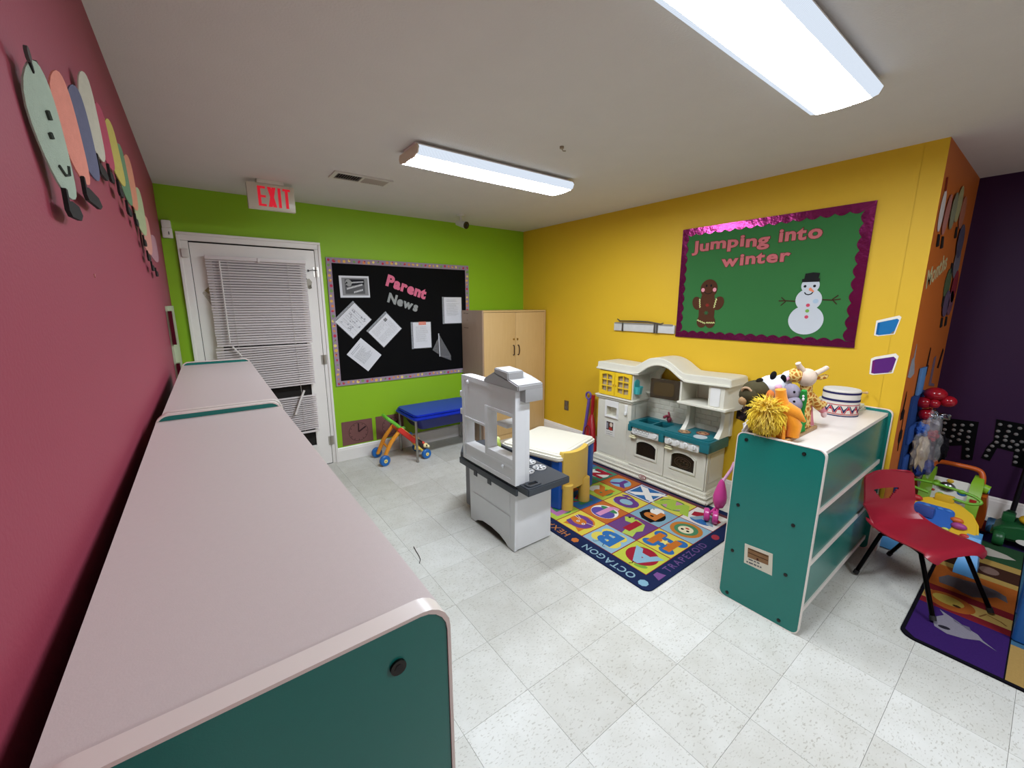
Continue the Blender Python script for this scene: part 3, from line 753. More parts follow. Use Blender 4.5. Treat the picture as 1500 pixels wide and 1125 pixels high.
G().tube([FRa.lerp(top_f, .35) + V((0, .03, 0)), BKa.lerp(top_b, .35) + V((0, -.03, 0))], .012, ORG, 8).build('crossbar', t)
g = G(); fr = frame_from(lp(1.455, 3.81, .345), (.62, -.05, -.62), (0.05, 1, 0))
g.prism(rrect(0, .3, 0, .23, .02), fr, -.03, .02, REDT, bev=.008); g.build('activity_panel', t)
g = G(); g.prism(rrect(.02, .29, .02, .21, .02), fr, .02, .026, plastic('#f2c26a')).build('panel_face', t)
for a, b, c_, r_ in ((.25, .06, '#f4e6a0', .024), (.25, .15, '#e86a3c', .022), (.17, .1, '#4a7ac8', .02), (.08, .12, '#7ac050', .025)):
    p = fr[0] + fr[1] * a + fr[2] * b + fr[3] * .03; G().sph(p, (r_, r_, r_ * .8), plastic(c_), 12).build('toy_button', t)
G().tube([lp(1.62, 3.79, .2), lp(1.65, 3.78, .17), lp(1.695, 3.77, .10)], [.02, .026, .03], plastic('#2b1d1a'), 10).build('roller', t)
g = G().sph(lp(1.70, 3.76, .135), (.03, .026, .026), plastic('#f3dfa0'), 14).sph(lp(1.725, 3.745, .125), .017, plastic('#f5ecb5'), 10).sph(lp(1.705, 3.737, .14), .009, plastic('#1c1c22'), 8).sph(lp(1.68, 3.77, .165), (.02, .02, .016), plastic('#d8402c'), 10)
g.build('face_knob', t)
G().tube([lp(1.60, 3.80, .12), lp(1.69, 3.77, .1)], .02, plastic('#e8c84e'), 8).tube([FRb, lp(1.60, 3.83, .18)], .018, plastic('#e8c84e'), 8).tube([BKb, lp(1.62, 3.96, .18)], .018, plastic('#e8c84e'), 8).build('front_frame', t)
h1, h2 = lp(1.36, 3.87, .455), lp(1.37, 4.02, .455)
G().tube(smoothpath([top_f + V((0, 0, .02)), lp(1.42, 3.85, .40), h1, h2, lp(1.42, 4.03, .4), top_b + V((0, 0, .02))], 6), .017, GRN_T, 10).build('handle', t)

# ------------------------------------------------------------------ yellow wall: winter board, figures, peg rail, cut-outs
def yl(pts): return [(-a, b) for a, b in pts]
t = thing('bulletin_board', 'green Jumping into winter bulletin board with a shiny magenta scalloped border', 'bulletin board', (XY, 1.4, 1.29))
GRB = paper('#346e39', var=.05, scale=4)
G().prism(yl([(2.015, 1.295), (.785, 1.295), (.785, 2.172), (2.015, 2.172)]), F_YEL, .001, .01, GRB).build('backing', t, smooth=0)
MAG = mat('#84245a', .2, 'foil_border', metal=.8, var=.25, scale=9, bump=1., bscale=16)
def scallop(x0, x1, y, depth, n, up):
    pts = []
    for k in range(n * 6 + 1):
        s = k / (n * 6); pts.append((x0 + (x1 - x0) * s, y + up * (depth * abs(math.sin(s * n * PI)))))
    return pts
for kind in range(4):
    g = G()
    if kind == 0: pts = [(-2.026, 2.181), (-2.026, 2.135)] + scallop(-1.985, -.822, 2.137, .018, 15, -1) + [(-.773, 2.135), (-.773, 2.181)]; pts = pts[::-1]
    if kind == 1: pts = [(-2.026, 1.288), (-.770, 1.292), (-.773, 1.335)] + scallop(-.822, -1.985, 1.33, .018, 15, 1) + [(-2.024, 1.333)]
    if kind == 2: pts = [(-2.024, 1.333), (-1.985, 1.333)] + [(b, a) for a, b in scallop(1.333, 2.137, -1.985, .018, 10, 1)] + [(-2.026, 2.137)]
    if kind == 3: pts = [(-.773, 1.333), (-.773, 2.137), (-.822, 2.137)] + [(b, a) for a, b in scallop(2.137, 1.333, -.822, .018, 10, -1)]
    g.prism(pts, F_YEL, .0105 + .0004 * (kind % 2), .0122 + .0004 * (kind % 2), MAG).build('border_strip', t, smooth=0)
PK, PKE = paper('#c26a6c'), paper('#5e1c22')
word(t, 'Jumping', (-1.915, 1.995), (-1.345, 1.995), .115, F_YEL, PK, .036, .0005, .0105, PKE, .06, .006)
word(t, 'into', (-1.29, 2.0), (-1.03, 2.0), .12, F_YEL, PK, .036, .0005, .0105, PKE, .06, .004)
word(t, 'winter', (-1.67, 1.862), (-1.2, 1.862), .115, F_YEL, PK, .036, .0005, .0105, PKE, .06, .004)
BRN = paper('#4f2c1a', var=.1, scale=30); ICE = paper('#c9cf86'); BLK = paper('#121212')
def zig(p0, p1, a, n, wd):
    dx, dy = p1[0] - p0[0], p1[1] - p0[1]; l = math.hypot(dx, dy)
    return stroke([(p0[0] + dx * k / n - dy / l * a * (1 if k % 2 else -1), p0[1] + dy * k / n + dx / l * a * (1 if k % 2 else -1)) for k in range(n + 1)], wd)
t = thing('paper_gingerbread', 'brown paper gingerbread figure with pink cheeks on the winter board', 'paper figure', (XY - .012, 1.76, 1.38))
c0 = -1.762
g = G()
g.prism([(c0 - .052, 1.64), (c0 - .07, 1.56), (c0 - .066, 1.47), (c0 - .072, 1.42), (c0 + .072, 1.42), (c0 + .064, 1.47), (c0 + .066, 1.56), (c0 + .052, 1.64)], F_YEL, .011, .0125, BRN)
for pts in (ellipse(c0 + .002, 1.692, .07, .074, 0, 28), ellipse(c0 - .088, 1.575, .04, .056, .35, 18), ellipse(c0 + .09, 1.575, .042, .056, -.4, 18), ellipse(c0 - .036, 1.425, .042, .05, 0, 18), ellipse(c0 + .036, 1.425, .042, .05, 0, 18)):
    g.prism(pts, F_YEL, .0108, .0124, BRN)
g.build('body', t, smooth=0)
g = G(); g.z = .0128
for x in (-.046, .05): g.flat(ellipse(c0 + x, 1.682, .015, .016, n=14), F_YEL, paper('#dc8f9a'))
for x in (-.018, .02): g.flat(ellipse(c0 + x, 1.715, .007, .011, n=10), F_YEL, BLK)
g.flat(stroke([(c0 - .034, 1.668), (c0 - .018, 1.655), (c0, 1.651), (c0 + .018, 1.655), (c0 + .034, 1.668)], .005), F_YEL, BLK)
g.build('face', t, smooth=0)
g = G(); g.z = .0128
for a, b in (((-.068, 1.61), (-.06, 1.54)), ((.072, 1.612), (.058, 1.54)), ((-.074, 1.438), (-.004, 1.412)), ((.004, 1.418), (.074, 1.42))): g.flat(zig((c0 + a[0], a[1]), (c0 + b[0], b[1]), .004, 8, .009), F_YEL, ICE)
for k in range(3): 
    a = k * PI / 3; g.flat(stroke([(c0 - .002 - .02 * math.cos(a), 1.498 - .018 * math.sin(a)), (c0 - .002 + .02 * math.cos(a), 1.498 + .018 * math.sin(a))], .007), F_YEL, paper('#2f5e35'))
    g.flat(stroke([(c0 + .002 - .016 * math.cos(a), 1.56 - .014 * math.sin(a)), (c0 + .002 + .016 * math.cos(a), 1.56 + .014 * math.sin(a))], .006), F_YEL, paper('#8e2a22'))
g.build('icing', t, smooth=0)
t = thing('paper_snowman', 'white paper snowman with black hat and twig arms on the winter board', 'paper figure', (XY - .012, 1.06, 1.36))
SN = paper('#c3c8cc', var=.05, scale=8); s0 = -1.06
G().prism(ellipse(s0, 1.461, .104, .099, 0, 36), F_YEL, .011, .0128, SN).prism(ellipse(s0 + .002, 1.598, .077, .075, 0, 30), F_YEL, .0112, .013, SN).prism(ellipse(s0 + .002, 1.692, .053, .052, 0, 26), F_YEL, .0114, .0132, SN).build('body', t, smooth=0)
g = G().prism([(s0 - .05, 1.716), (s0 + .052, 1.716), (s0 + .052, 1.738), (s0 + .043, 1.738), (s0 + .048, 1.772), (s0 + .01, 1.778), (s0 - .035, 1.772), (s0 - .038, 1.738), (s0 - .05, 1.736)], F_YEL, .0134, .0155, mat('#0c0c0d', .95, 'black_felt'))
g.build('hat', t, smooth=0)
g = G(); g.z = .0134
for x in (-.028, .027): g.flat(ellipse(s0 + x, 1.688, .0088, n=12), F_YEL, BLK)
g.flat(stroke([(s0 - .027, 1.648), (s0 - .018, 1.636), (s0 - .002, 1.631), (s0 + .014, 1.637), (s0 + .022, 1.648)], .007), F_YEL, BLK)
g.build('face', t, smooth=0)
G().prism([(s0 - .004, 1.672), (s0 + .006, 1.68), (s0 + .03, 1.652), (s0 + .024, 1.648), (s0 - .002, 1.66)], F_YEL, .0134, .0146, paper('#e08560')).build('nose', t, smooth=0)
for z, c_ in ((1.561, '#c8485e'), (1.523, '#76a84a'), (1.482, '#c8485e')): G().prism(ellipse(s0 + .004, z, .0115, n=14), F_YEL, .0132, .0146, paper(c_)).build('button', t, smooth=0)
G().prism(ellipse(s0 + .045, 1.588, .017, .015, n=14), F_YEL, .0132, .0138, paper('#a7bccb')).build('blue_smudge', t, smooth=0)
TW = paper('#3c2417')
for s, y0 in ((-1, 1.588), (1, 1.598)):
    b = s0 + s * .075
    G().prism(stroke([(b, y0), (b + s * .06, y0 - .004 * s), (b + s * .105, y0 + .003)], .007), F_YEL, .011, .0122, TW).prism(stroke([(b + s * .06, y0), (b + s * .09, y0 + .028)], .006), F_YEL, .0112, .0124, TW).prism(stroke([(b + s * .06, y0), (b + s * .088, y0 - .03)], .006), F_YEL, .0112, .0124, TW).build('twig_arm', t, smooth=0)
# peg rail
t = thing('wall_rail', 'white painted wooden wall rail with a dark curved strip on the yellow wall', 'wall rail', (XY, 2.37, 1.30))
PR = mat('#c5c4bf', .5, 'worn_paint', var=.12, scale=20)
G().box(XY - .022, XY, 2.035, 2.70, 1.31, 1.385, PR, .004).build('board', t)
for y in (2.59, 2.23, 2.205):
    G().box(XY - .03, XY - .02, y - .008, y + .008, 1.306, 1.392, metal('#7d7a74', .4)).build('bracket', t)
G().tube([(XY - .03, 2.655, 1.425), (XY - .03, 2.62, 1.405), (XY - .03, 2.45, 1.408), (XY - .03, 2.30, 1.407), (XY - .03, 2.17, 1.392), (XY - .03, 2.14, 1.402)], [.005, .007, .008, .008, .006, .004], plastic('#4a4034', .5), 8).build('dark_strip', t)
G().box(XY - .026, XY - .021, 2.05, 2.69, 1.378, 1.392, mat('#8a857b', .6, 'worn_paint')).build('top_lip', t)
# paper books
for lab, pts, c1, c2 in (('blue paper book cut-out on the yellow wall, the upper of two', [(.687, 1.378), (.687, 1.468), (.667, 1.475), (.586, 1.502), (.575, 1.492), (.592, 1.39), (.668, 1.373)], '#1f6fa8', '#0f5a94'),
                         ('purple paper book cut-out on the yellow wall, the lower of two', [(.678, 1.135), (.682, 1.232), (.665, 1.245), (.572, 1.276), (.556, 1.26), (.568, 1.155), (.66, 1.131)], '#5a2472', '#6e1d66')):
    ys = [p[0] for p in pts]; zs = [p[1] for p in pts]; yc, zc = (min(ys) + max(ys)) / 2, (min(zs) + max(zs)) / 2
    t = thing('paper_book', lab, 'wall decoration', (XY - .001, yc, min(zs)), 'paper book cut-outs')
    G().prism(yl(pts), F_YEL, .0005, .002, paper('#e9e4d6')).build('white_backing', t, smooth=0)
    g = G(); g.z = .0021
    ins = [(yc + (a - yc) * .86, zc - .006 + (b - zc) * .80) for a, b in pts]
    g.flat(yl(ins), F_YEL, paper(c1)); g.flat(yl([ins[0], ins[1], (ins[1][0] - .012, ins[1][1]), (ins[0][0] - .012, ins[0][1] - .002)]), F_YEL, paper(c2))
    g.flat(yl([(ins[5][0] + .016, ins[5][1] - .002), ins[5], (ins[5][0] - .002, ins[5][1] + .018)]), F_YEL, paper('#8a7a5a'))
    g.build('cover', t, smooth=0)
# outlet
t = thing('wall_outlet', 'grey metal electrical outlet on the yellow wall by the cabinet', 'outlet', (XY, 3.364, .335))
G().box(XY - .006, XY, 3.33, 3.4, .335, .45, metal('#8a8378', .4), .002).build('cover_plate', t)
for z in (.365, .42): G().box(XY - .009, XY - .005, 3.35, 3.38, z - .017, z + .017, plastic('#6b665c')).build('socket', t)
# dark food photograph behind the puppets
t = thing('wall_poster', 'dark photo poster of loaves on the yellow wall behind the puppets', 'poster', (XY, 1.35, .66))
G().prism(yl([(1.448, .67), (1.21, .62), (1.20, .96), (1.44, .985)]), F_YEL, .0005, .0015, paper('#241c1a')).build('sheet', t, smooth=0)
g = G(); g.z = .0016; rs = random.Random(4)
for k in range(60):
    y, z = rs.uniform(1.225, 1.43), rs.uniform(.68, .82)
    g.flat(ellipse(y * -1, z, rs.uniform(.008, .018), rs.uniform(.006, .014), rs.uniform(0, 3), 8), F_YEL, paper(rs.choice(('#5a4030', '#8a6a4e', '#34262a', '#a88a62', '#1a1518'))), .0016 + k * .00003)
for y, z, r_ in ((1.40, .88, .035), (1.36, .85, .03), (1.30, .9, .04)): g.flat(ellipse(-y, z, r_, r_ * .6, .5, 14), F_YEL, paper('#b58a62'))
g.build('photo_print', t, smooth=0)

# ------------------------------------------------------------------ alphabet rug
U = .2572; RX0, RY0 = 1.913, 1.236
RXE, RYE = RX0 + 4 * U, RY0 + 7 * U
def rug_mat(h):
    c = [int(h[i:i + 2], 16) for i in (1, 3, 5)]; gy = sum(c) / 3
    h = '#%02x%02x%02x' % tuple(int((x * .86 + gy * .14) * .9) for x in c)
    return mat(h, .95, 'rug_pile', var=.12, scale=120, bump=.5, bscale=420, spec=.05)
t = thing('alphabet_rug', 'colourful alphabet rug with navy border of shape names in front of the cream toy kitchen', 'rug', (2.45, 2.1, 0))
NAVY = rug_mat('#1c2a52')
G().prism([(RXE + .001, RY0), (RXE + .034, RY0), (RXE + .034, RYE), (RXE + .001, RYE)], F_FLR, .0068, .0076, rug_mat('#6e3a40')).build('far_border', t, smooth=0)
G().prism(rrect(1.792, RXE + .095, 1.138, RYE + .1, .05), F_FLR, .0005, .007, NAVY, bev=.002).build('rug_base', t)
FB = frame_from((1.892, 1.21, 0), (0, 1, 0), (-1, 0, 0))        # border along the near edge: reads along +Y
x = .0
for s_, c_, w_, p0 in (('OCTAGON', '#8fb3c0', .40, .055), ('HEXAGON', '#c87a3a', .40, .60), ('SQUARE', '#c8b23a', .36, 1.17)):
    ws = [text_width(ch, .075, .012) for ch in s_]; gp = (w_ - sum(ws)) / (len(s_) - 1); xx = p0
    for ch, a in zip(s_, ws):
        G().text(ch, xx, .022, .075, FB, rug_mat(c_), .012, d=.0074).build('border_letter', t, smooth=0); xx += a + gp
G().flat(ellipse(-.005, .05, .03, n=8, rot=PI / 8), FB, rug_mat('#7fb0c4'), .0074).build('border_octagon', t, smooth=0)
G().flat(ellipse(.535, .05, .028, n=6), FB, rug_mat('#e0782e'), .0074).build('border_hexagon', t, smooth=0)
FB2 = frame_from((1.93, 1.152, 0), (1, 0, 0), (0, 1, 0))         # border along the other near edge
xx = .11
for ch in 'TRAPEZOID':
    G().text(ch, xx, .018, .068, FB2, rug_mat('#6a4a86'), .012, d=.0074).build('border_letter', t, smooth=0); xx += text_width(ch, .068, .012) + .012
G().flat([(.0, .012), (.075, .012), (.058, .062), (.02, .062)], FB2, rug_mat('#7a4a8c'), .0074).build('border_trapezoid', t, smooth=0)
G().flat(ellipse(.70, .04, .035, .025, .3, 16), FB2, rug_mat('#b03040'), .0074).build('border_oval', t, smooth=0)
def cell(ch, bg, deco, lc, size=.66, fat=.05, frame='#a02a2a'):
    k = ord(ch) - 65; r, c = divmod(k, 7)
    fr = frame_from((RX0 + (r + 1) * U, RY0 + c * U, 0), (0, 1, 0), (-1, 0, 0))
    g = G(); g.prism([(0, 0), (U, 0), (U, U), (0, U)], fr, .0068, .0078, rug_mat(frame)); g.z = .0078
    e = .004
    S = lambda pts: [(a * U, b * U) for a, b in pts]
    g.flat([(e, e), (U - e, e), (U - e, U - e), (e, U - e)], fr, rug_mat(bg), .0080)
    d = .0082
    for pts, col in deco:
        g.flat(S(pts), fr, rug_mat(col), d); d += .00012
    if lc: g.text(ch, U / 2, U * (.5 - .35 * size), U * size, fr, rug_mat(lc), fat, d=d + .0001, sx=1.25, center=True)
    for pts, col in getattr(cell, 'over', {}).get(ch, []): d += .00012; g.flat(S(pts), fr, rug_mat(col), d + .0002)
    g.build('letter_square', t, smooth=0)
E_ = ellipse
cell.over = {'C': [(E_(.4, .52, .05, n=10), '#f0e6d0'), (E_(.6, .52, .05, n=10), '#f0e6d0'), (E_(.4, .52, .025, n=8), '#161616'), (E_(.6, .52, .025, n=8), '#161616'), (stroke([(.62, .42), (.9, .36)], .014), '#f0e6d0'), (stroke([(.62, .38), (.88, .28)], .014), '#f0e6d0'), (stroke([(.38, .42), (.1, .36)], .014), '#f0e6d0')],
             'O': [(E_(.5, .5, .2, n=16), '#e8dcae'), (E_(.42, .54, .045, n=8), '#161616'), (E_(.58, .54, .045, n=8), '#161616'), (E_(.5, .42, .06, .04, n=10), '#c83a2a')],
             'A': [(stroke([(.5, .8), (.47, .88), (.52, .95)], .025), '#1a1a1a')], 'B': [(stroke([(.42, .8), (.36, .92), (.3, .9)], .015), '#1a1a1a'), (stroke([(.58, .8), (.64, .93), (.7, .9)], .015), '#1a1a1a')],
             'H': [([(.42, .6), (.5, .56), (.58, .6), (.56, .5), (.62, .44), (.53, .44), (.5, .36), (.46, .44), (.38, .44), (.44, .5)], '#f0e070')]}
cell('A', '#c4cc3a', [(E_(.28, .82, .16, .07, .4), '#7cac3a'), (E_(.5, .46, .40, .38), '#a81e30')], '#86b2c6', .78)
cell('B', '#8ab4c4', [(E_(.27, .62, .2, .22), '#e2cc4a'), (E_(.73, .62, .2, .22), '#e2cc4a'), (E_(.3, .28, .18, .16), '#e2cc4a'), (E_(.7, .28, .18, .16), '#e2cc4a')], '#2a6ab0', .82)
cell('C', '#e0c83c', [([(.2, .6), (.2, .92), (.45, .8)], '#d2701e'), ([(.8, .6), (.8, .92), (.55, .8)], '#d2701e'), (E_(.5, .47, .38, .35), '#d2701e')], '#6a3a86', .8)
cell('D', '#b0c83a', [(E_(.45, .5, .4, .25, .5), '#3f8a50'), (E_(.7, .7, .18), '#3f8a50')], '#b46aa0', .8)
cell('E', '#3f8a50', [(E_(.5, .45, .38, .3), '#8a96a0')], '#b02838')
cell('F', '#8ab4c4', [(E_(.5, .5, .4, .25), '#d8902a')], '#2a5aa8')
cell('G', '#b02838', [(E_(.5, .5, .36), '#e0c83c')], '#3f8a50')
cell('H', '#e0cc40', [(E_(.27, .78, .2, .15), '#2a6ab0'), (E_(.2, .24, .17, .17), '#2a6ab0'), (E_(.78, .24, .17, .17), '#2a6ab0'), (E_(.75, .78, .2, .15), '#2a6ab0'), (E_(.5, .5, .3, .24), '#2a6ab0')], '#d2701e', .78)
cell('I', '#6e3f80', [(stroke([(.2, .82), (.4, .88), (.42, .7), (.3, .5), (.4, .3), (.62, .25), (.75, .3), (.85, .16)], .28), '#b4cc4a'), (E_(.84, .18, .04, n=8), '#161616')], '#b01e30', .72, .08)
cell('J', '#cc6a24', [(E_(.5, .5, .42, .38), '#ece6da'), (E_(.5, .58, .38, .28), '#5a4aa0'), (E_(.5, .3, .3, .1), '#3f8a50')], '#d88ab4', .75)
cell('K', '#2f6aa8', [([(.2, .2), (.8, .3), (.5, .85)], '#b02838')], '#3f8a50')
cell('L', '#cc6a24', [(E_(.5, .5, .36), '#e0c83c')], '#2a6ab0')
cell('M', '#8ab4c4', [(E_(.5, .45, .36, .3), '#7a4a2a')], '#e0c83c')
cell('N', '#e0c83c', [(E_(.5, .5, .35), '#3f8a50')], '#b02838')
cell('O', '#8ab4c4', [(E_(.5, .48, .42, .42), '#cc7a2a'), (E_(.5, .48, .31, .31), '#4a8a5c')], None)
cell('P', '#7fa9bc', [(E_(.5, .55, .36, .36), '#161616'), ([(.2, .6), (.3, .95), (.62, .92), (.86, .7), (.8, .3)], '#161616'), (E_(.55, .26, .2, .2), '#ece6da'), (E_(.7, .2, .025, n=8), '#161616')], '#d2762a', .7)
cell('Q', '#e0cc40', [(E_(.5, .5, .4, .28, .4), '#8ab4c4'), (E_(.3, .7, .18, .12), '#a8c03a')], '#6a3a86', .8)
cell('R', '#b4c83c', [(E_(.3, .5, .2, .26), '#3f8a50'), (E_(.72, .5, .2, .26), '#e8e0c8')], '#d2701e', .8)
cell('S', '#3f8a50', [(E_(.5, .5, .38, .24), '#8ab4c4'), (E_(.66, .6, .2), '#b02838')], '#e8e0d0')
cell('T', '#8ab4c4', [(E_(.5, .5, .36), '#b02838')], '#e0c83c')
cell('U', '#6e3f80', [(E_(.5, .5, .36), '#e0c83c')], '#b02838')
cell('V', '#e4ded2', [([(.1, .35), (.5, .1), (.9, .35), (.85, .62), (.5, .5), (.12, .62)], '#b01e30'), (E_(.5, .75, .3, .15), '#2a6ab0')], '#8aa4b2', .75)
cell('W', '#d8d048', [(E_(.5, .5, .44, .36), '#5f9a3a'), (E_(.5, .5, .38, .30), '#c48a9a')], '#a8c83e', .74, .09)
cell('X', '#2f6aa8', [([(.04, .04), (.96, .04), (.96, .96), (.04, .96)], '#e6e0d4'), ([(.08, .08), (.92, .08), (.92, .92), (.08, .92)], '#2f6aa8')], '#ece6da', .9, .06)
cell('Y', '#cc6a24', [(E_(.5, .5, .36, .34), '#7fb4cc')], '#6a3a86', .7)
cell('Z', '#3f8a6a', [(E_(.5, .5, .4, .34), '#e8e2d6'), (stroke([(.2, .3), (.8, .35)], .1), '#161616')], '#b01e30', .8)
for r, c in ((3, 5), (3, 6)):
    G().prism([(0, 0), (U, 0), (U, U), (0, U)], frame_from((RX0 + (r + 1) * U, RY0 + c * U, 0), (0, 1, 0), (-1, 0, 0)), .0068, .0078, rug_mat('#2f6aa8')).build('letter_square', t, smooth=0)

# ------------------------------------------------------------------ grey play kitchen seen from behind
GW, GD, GM = plastic('#e4e5e6', .4), plastic('#3f444b', .5, bump=.1), plastic('#a3a2a1', .5)
t = thing('grey_play_kitchen', 'light grey play kitchen with dark worktop turned with its back to the camera', 'toy kitchen', (1.6, 2.2, .006))
FX = frame_from((1.435, 0, 0), (0, -1, 0), (0, 0, 1))     # back face: u = -Y, normal -X
arch = [(-2.42, .006)] + [(-2.36, .006), (-2.33, .03), (-2.26, .055), (-2.15, .06), (-2.05, .05), (-1.98, .025), (-1.955, .006)] + [(-1.885, .006), (-1.878, .445), (-2.43, .445)]
g = G().prism(arch, FX, -.02, 0, GW).box(1.45, 1.742, 1.882, 1.90, .012, .445, GW, .004).box(1.45, 1.74, 2.40, 2.42, .012, .445, GW).box(1.70, 1.742, 1.89, 2.41, .03, .445, GW)
for a in (((-2.38, .07), (-1.93, .07), (-1.93, .235), (-2.38, .235)), ((-2.38, .25), (-1.93, .25), (-1.93, .40), (-2.38, .40))):
    g.prism(a, FX, 0, .004, GW, bev=.0015)
g.build('base', t)
G().box(1.44, 1.735, 1.888, 2.41, .008, .011, plastic('#6a655c')).build('bottom_plate', t)
G().box(1.50, 1.74, 2.422, 2.60, .03, .445, plastic('#77767a', .5), .012).build('dark_side', t)
g = G().cyl((1.4315, 1.955, .36), (1.437, 1.955, .36), .011, GM, n=14).build('round_knob', t)
# worktop
fr0 = frame_from((0, 0, 0), (1, 0, 0), (0, 1, 0))
pts = [(1.442, 1.757), (1.79, 1.757), (1.80, 2.70), (1.56, 2.73), (1.438, 2.56)]
g = G().prism(pts, fr0, .43, .478, GD, bev=.006)
g.box(1.428, 1.445, 1.86, 2.56, .40, .445, GD, .003)
for y in (2.16, 2.335): g.box(1.426, 1.446, y - .022, y + .022, .372, .415, GD, .003)
g.build('worktop', t)
G().prism(rrect(1.465, 1.57, 1.775, 1.84, .02), fr0, .478, .486, GD, holes=[rrect(1.483, 1.552, 1.791, 1.825, .012)]).prism(rrect(1.483, 1.552, 1.791, 1.825, .012), fr0, .4782, .479, plastic('#14161a')).build('utensil_slot', t)
for bx_, y in ((1.61, 1.975), (1.715, 1.975), (1.615, 2.09), (1.72, 2.09)):
    g = G(); g.cyl((bx_, y, .478), (bx_, y, .4795), .05, plastic('#2c3036')).lathe([(.036, .479), (.048, .479), (.048, .485), (.042, .488), (.036, .485), (.036, .479)], (bx_, y, 0), GM)
    for k in range(6): 
        a = k * PI / 3; g.box(-.0045, .0045, .01, .04, .482, .488, GW, M=Matrix.Translation((bx_, y, 0)) @ Matrix.Rotation(a, 4, 'Z'))
    g.build('burner', t)
G().prism(rrect(1.56, 1.77, 2.24, 2.52, .03), fr0, .478, .497, GD, holes=[rrect(1.585, 1.745, 2.265, 2.495, .03)]).build('sink_rim', t)
G().prism(rrect(1.585, 1.745, 2.265, 2.495, .03), fr0, .4782, .4795, plastic('#22252a')).build('sink_bowl', t)
# tower with two openings
wr = [(-2.15, .637), (-1.875, .637), (-1.875, .905), (-2.15, .905)]; wl = [(-2.435, .592), (-2.182, .592), (-2.182, .775), (-2.435, .775)]
tw = [(-2.475, .475), (-1.85, .475), (-1.85, 1.075), (-2.42, 1.088), (-2.475, 1.085)]
FT_ = frame_from((1.42, 0, 0), (0, -1, 0), (0, 0, 1))
g = G().prism(tw, FT_, -.012, 0, GW, holes=[wr, wl])
ring = lambda a: [(a[0], a[2]), (a[1], a[2]), (a[1], a[3]), (a[0], a[3])]
ed = .03
inner = [(-2.445, .505), (-1.88, .505), (-1.88, 1.045), (-2.445, 1.055)]
g.prism(tw, FT_, 0, .006, GW, holes=[inner])
g.prism(tw, FT_, -.07, -.012, GW, holes=[wr, wl]).box(1.489, 1.525, 1.85, 1.876, .478, 1.075, GW, .003)
for bx in ((1.88, 2.15, .905, .925), (2.15, 2.182, .592, .925), (2.182, 2.445, .775, .793), (1.88, 2.445, .575, .592), (1.88, 2.15, .592, .637)):
    g.box(1.4135, 1.4205, *bx, GW, .0015)
g.build('back_tower', t)
G().box(1.45, 1.62, 1.985, 2.1, .80, .83, GW, .012).build('shelf', t)
for z in (.915, .785): G().box(1.43, 1.52, 2.475, 2.535, z, z + .045, GW, .008).build('side_peg', t)
G().sph((1.413, 1.98, .565), (.012, .014, .014), GW, 10).sph((1.412, 2.39, 1.045), (.01, .014, .014), GW, 10).build('screw_boss', t)
FH = frame_from((1.395, 0, 0), (0, -1, 0), (0, 0, 1))
hood = [(-2.16, 1.082), (-2.16, 1.106), (-2.04, 1.165), (-1.90, 1.138), (-1.80, 1.112), (-1.80, 1.078)]
g = G().prism(hood, FH, -.19, 0, GM, bev=.006).prism([(-2.045, 1.15), (-2.04, 1.19), (-1.90, 1.178), (-1.895, 1.12)], FH, -.12, 0, GM, bev=.005).box(1.45, 1.585, 1.80, 1.90, 1.005, 1.085, GM, .006)
g.build('hood', t)
t = thing('toy_produce', 'lime green toy food piece on the dark worktop of the grey play kitchen', 'toy food', (1.72, 2.42, .48))
G().sph((1.66, 2.40, .53), (.035, .03, .05), fabric('#a8b85a'), 12).sph((1.68, 2.43, .56), (.03, .03, .03), fabric('#c3c98a'), 10).build('lettuce', t)
G().tube([(1.625, 2.37, .50), (1.625, 2.37, .545)], .022, plastic('#3a3634')).build('dark_cap', t)

# ------------------------------------------------------------------ cream table with blue legs, yellow chair
CREAM, TBL = plastic('#e3dfcf', .45), plastic('#0f4fa8', .4)
t = thing('play_table', 'cream topped square play table with blue legs standing on the alphabet rug', 'table', (2.235, 2.45, .009), rotz=math.radians(16.4))
fr0 = frame_from((0, 0, 0), (1, 0, 0), (0, 1, 0))
G().prism(rrect(-.305, .305, -.29, .29, .05), fr0, .383, .437, CREAM, bev=.016, seg=4)\
    .prism(rrect(-.26, .26, -.245, .245, .03), fr0, .437, .439, CREAM, bev=.001).build('table_top', t)
for sx in (-1, 1):
    for sy in (-1, 1):
        x, y = sx * .245, sy * .235
        g = G().prism(rrect(x - .045, x + .045, y - .045, y + .045, .02), fr0, 0.001, .386, TBL, bev=.004)
        g.build('leg', t)
G().box(-.24, .24, .19, .235, .27, .385, TBL, .006).box(-.245, -.2, -.19, .19, .27, .385, TBL, .006).box(.2, .245, -.19, .19, .27, .385, TBL, .006).build('apron', t)
G().box(-.22, .22, -.20, -.19, .345, .385, plastic('#8c2a26'), .002).build('red_drawer', t)
YEL = plastic('#dab654', .4)
t = thing('toy_chair', 'chunky yellow plastic child chair tucked under the cream table', 'chair', (2.205, 2.135, .009), rotz=math.radians(6))
rings = []
for z in (.155, .17, .30, .425, .445, .45):
    k = {.155: .93, .445: .99, .45: .96}.get(z, 1.0); r = []
    for i in range(15):
        a = (i / 14 - .5) * 1.5; r.append(V((.152 * k * math.sin(a) / math.sin(.75), -.055 + .05 * (1 - math.cos(a)) / .27 * .55 - .0, z + .012 * (abs(i / 14 - .5) * 2) ** 2 * (z > .4))))
    bk = [p + V((0, .04, 0)) for p in r[::-1]]
    rings.append(r + bk)
G().loft(rings, YEL).build('backrest', t)
G().prism(rrect(-.145, .145, -.03, .22, .05), fr0, .19, .235, YEL, bev=.012).build('seat', t)
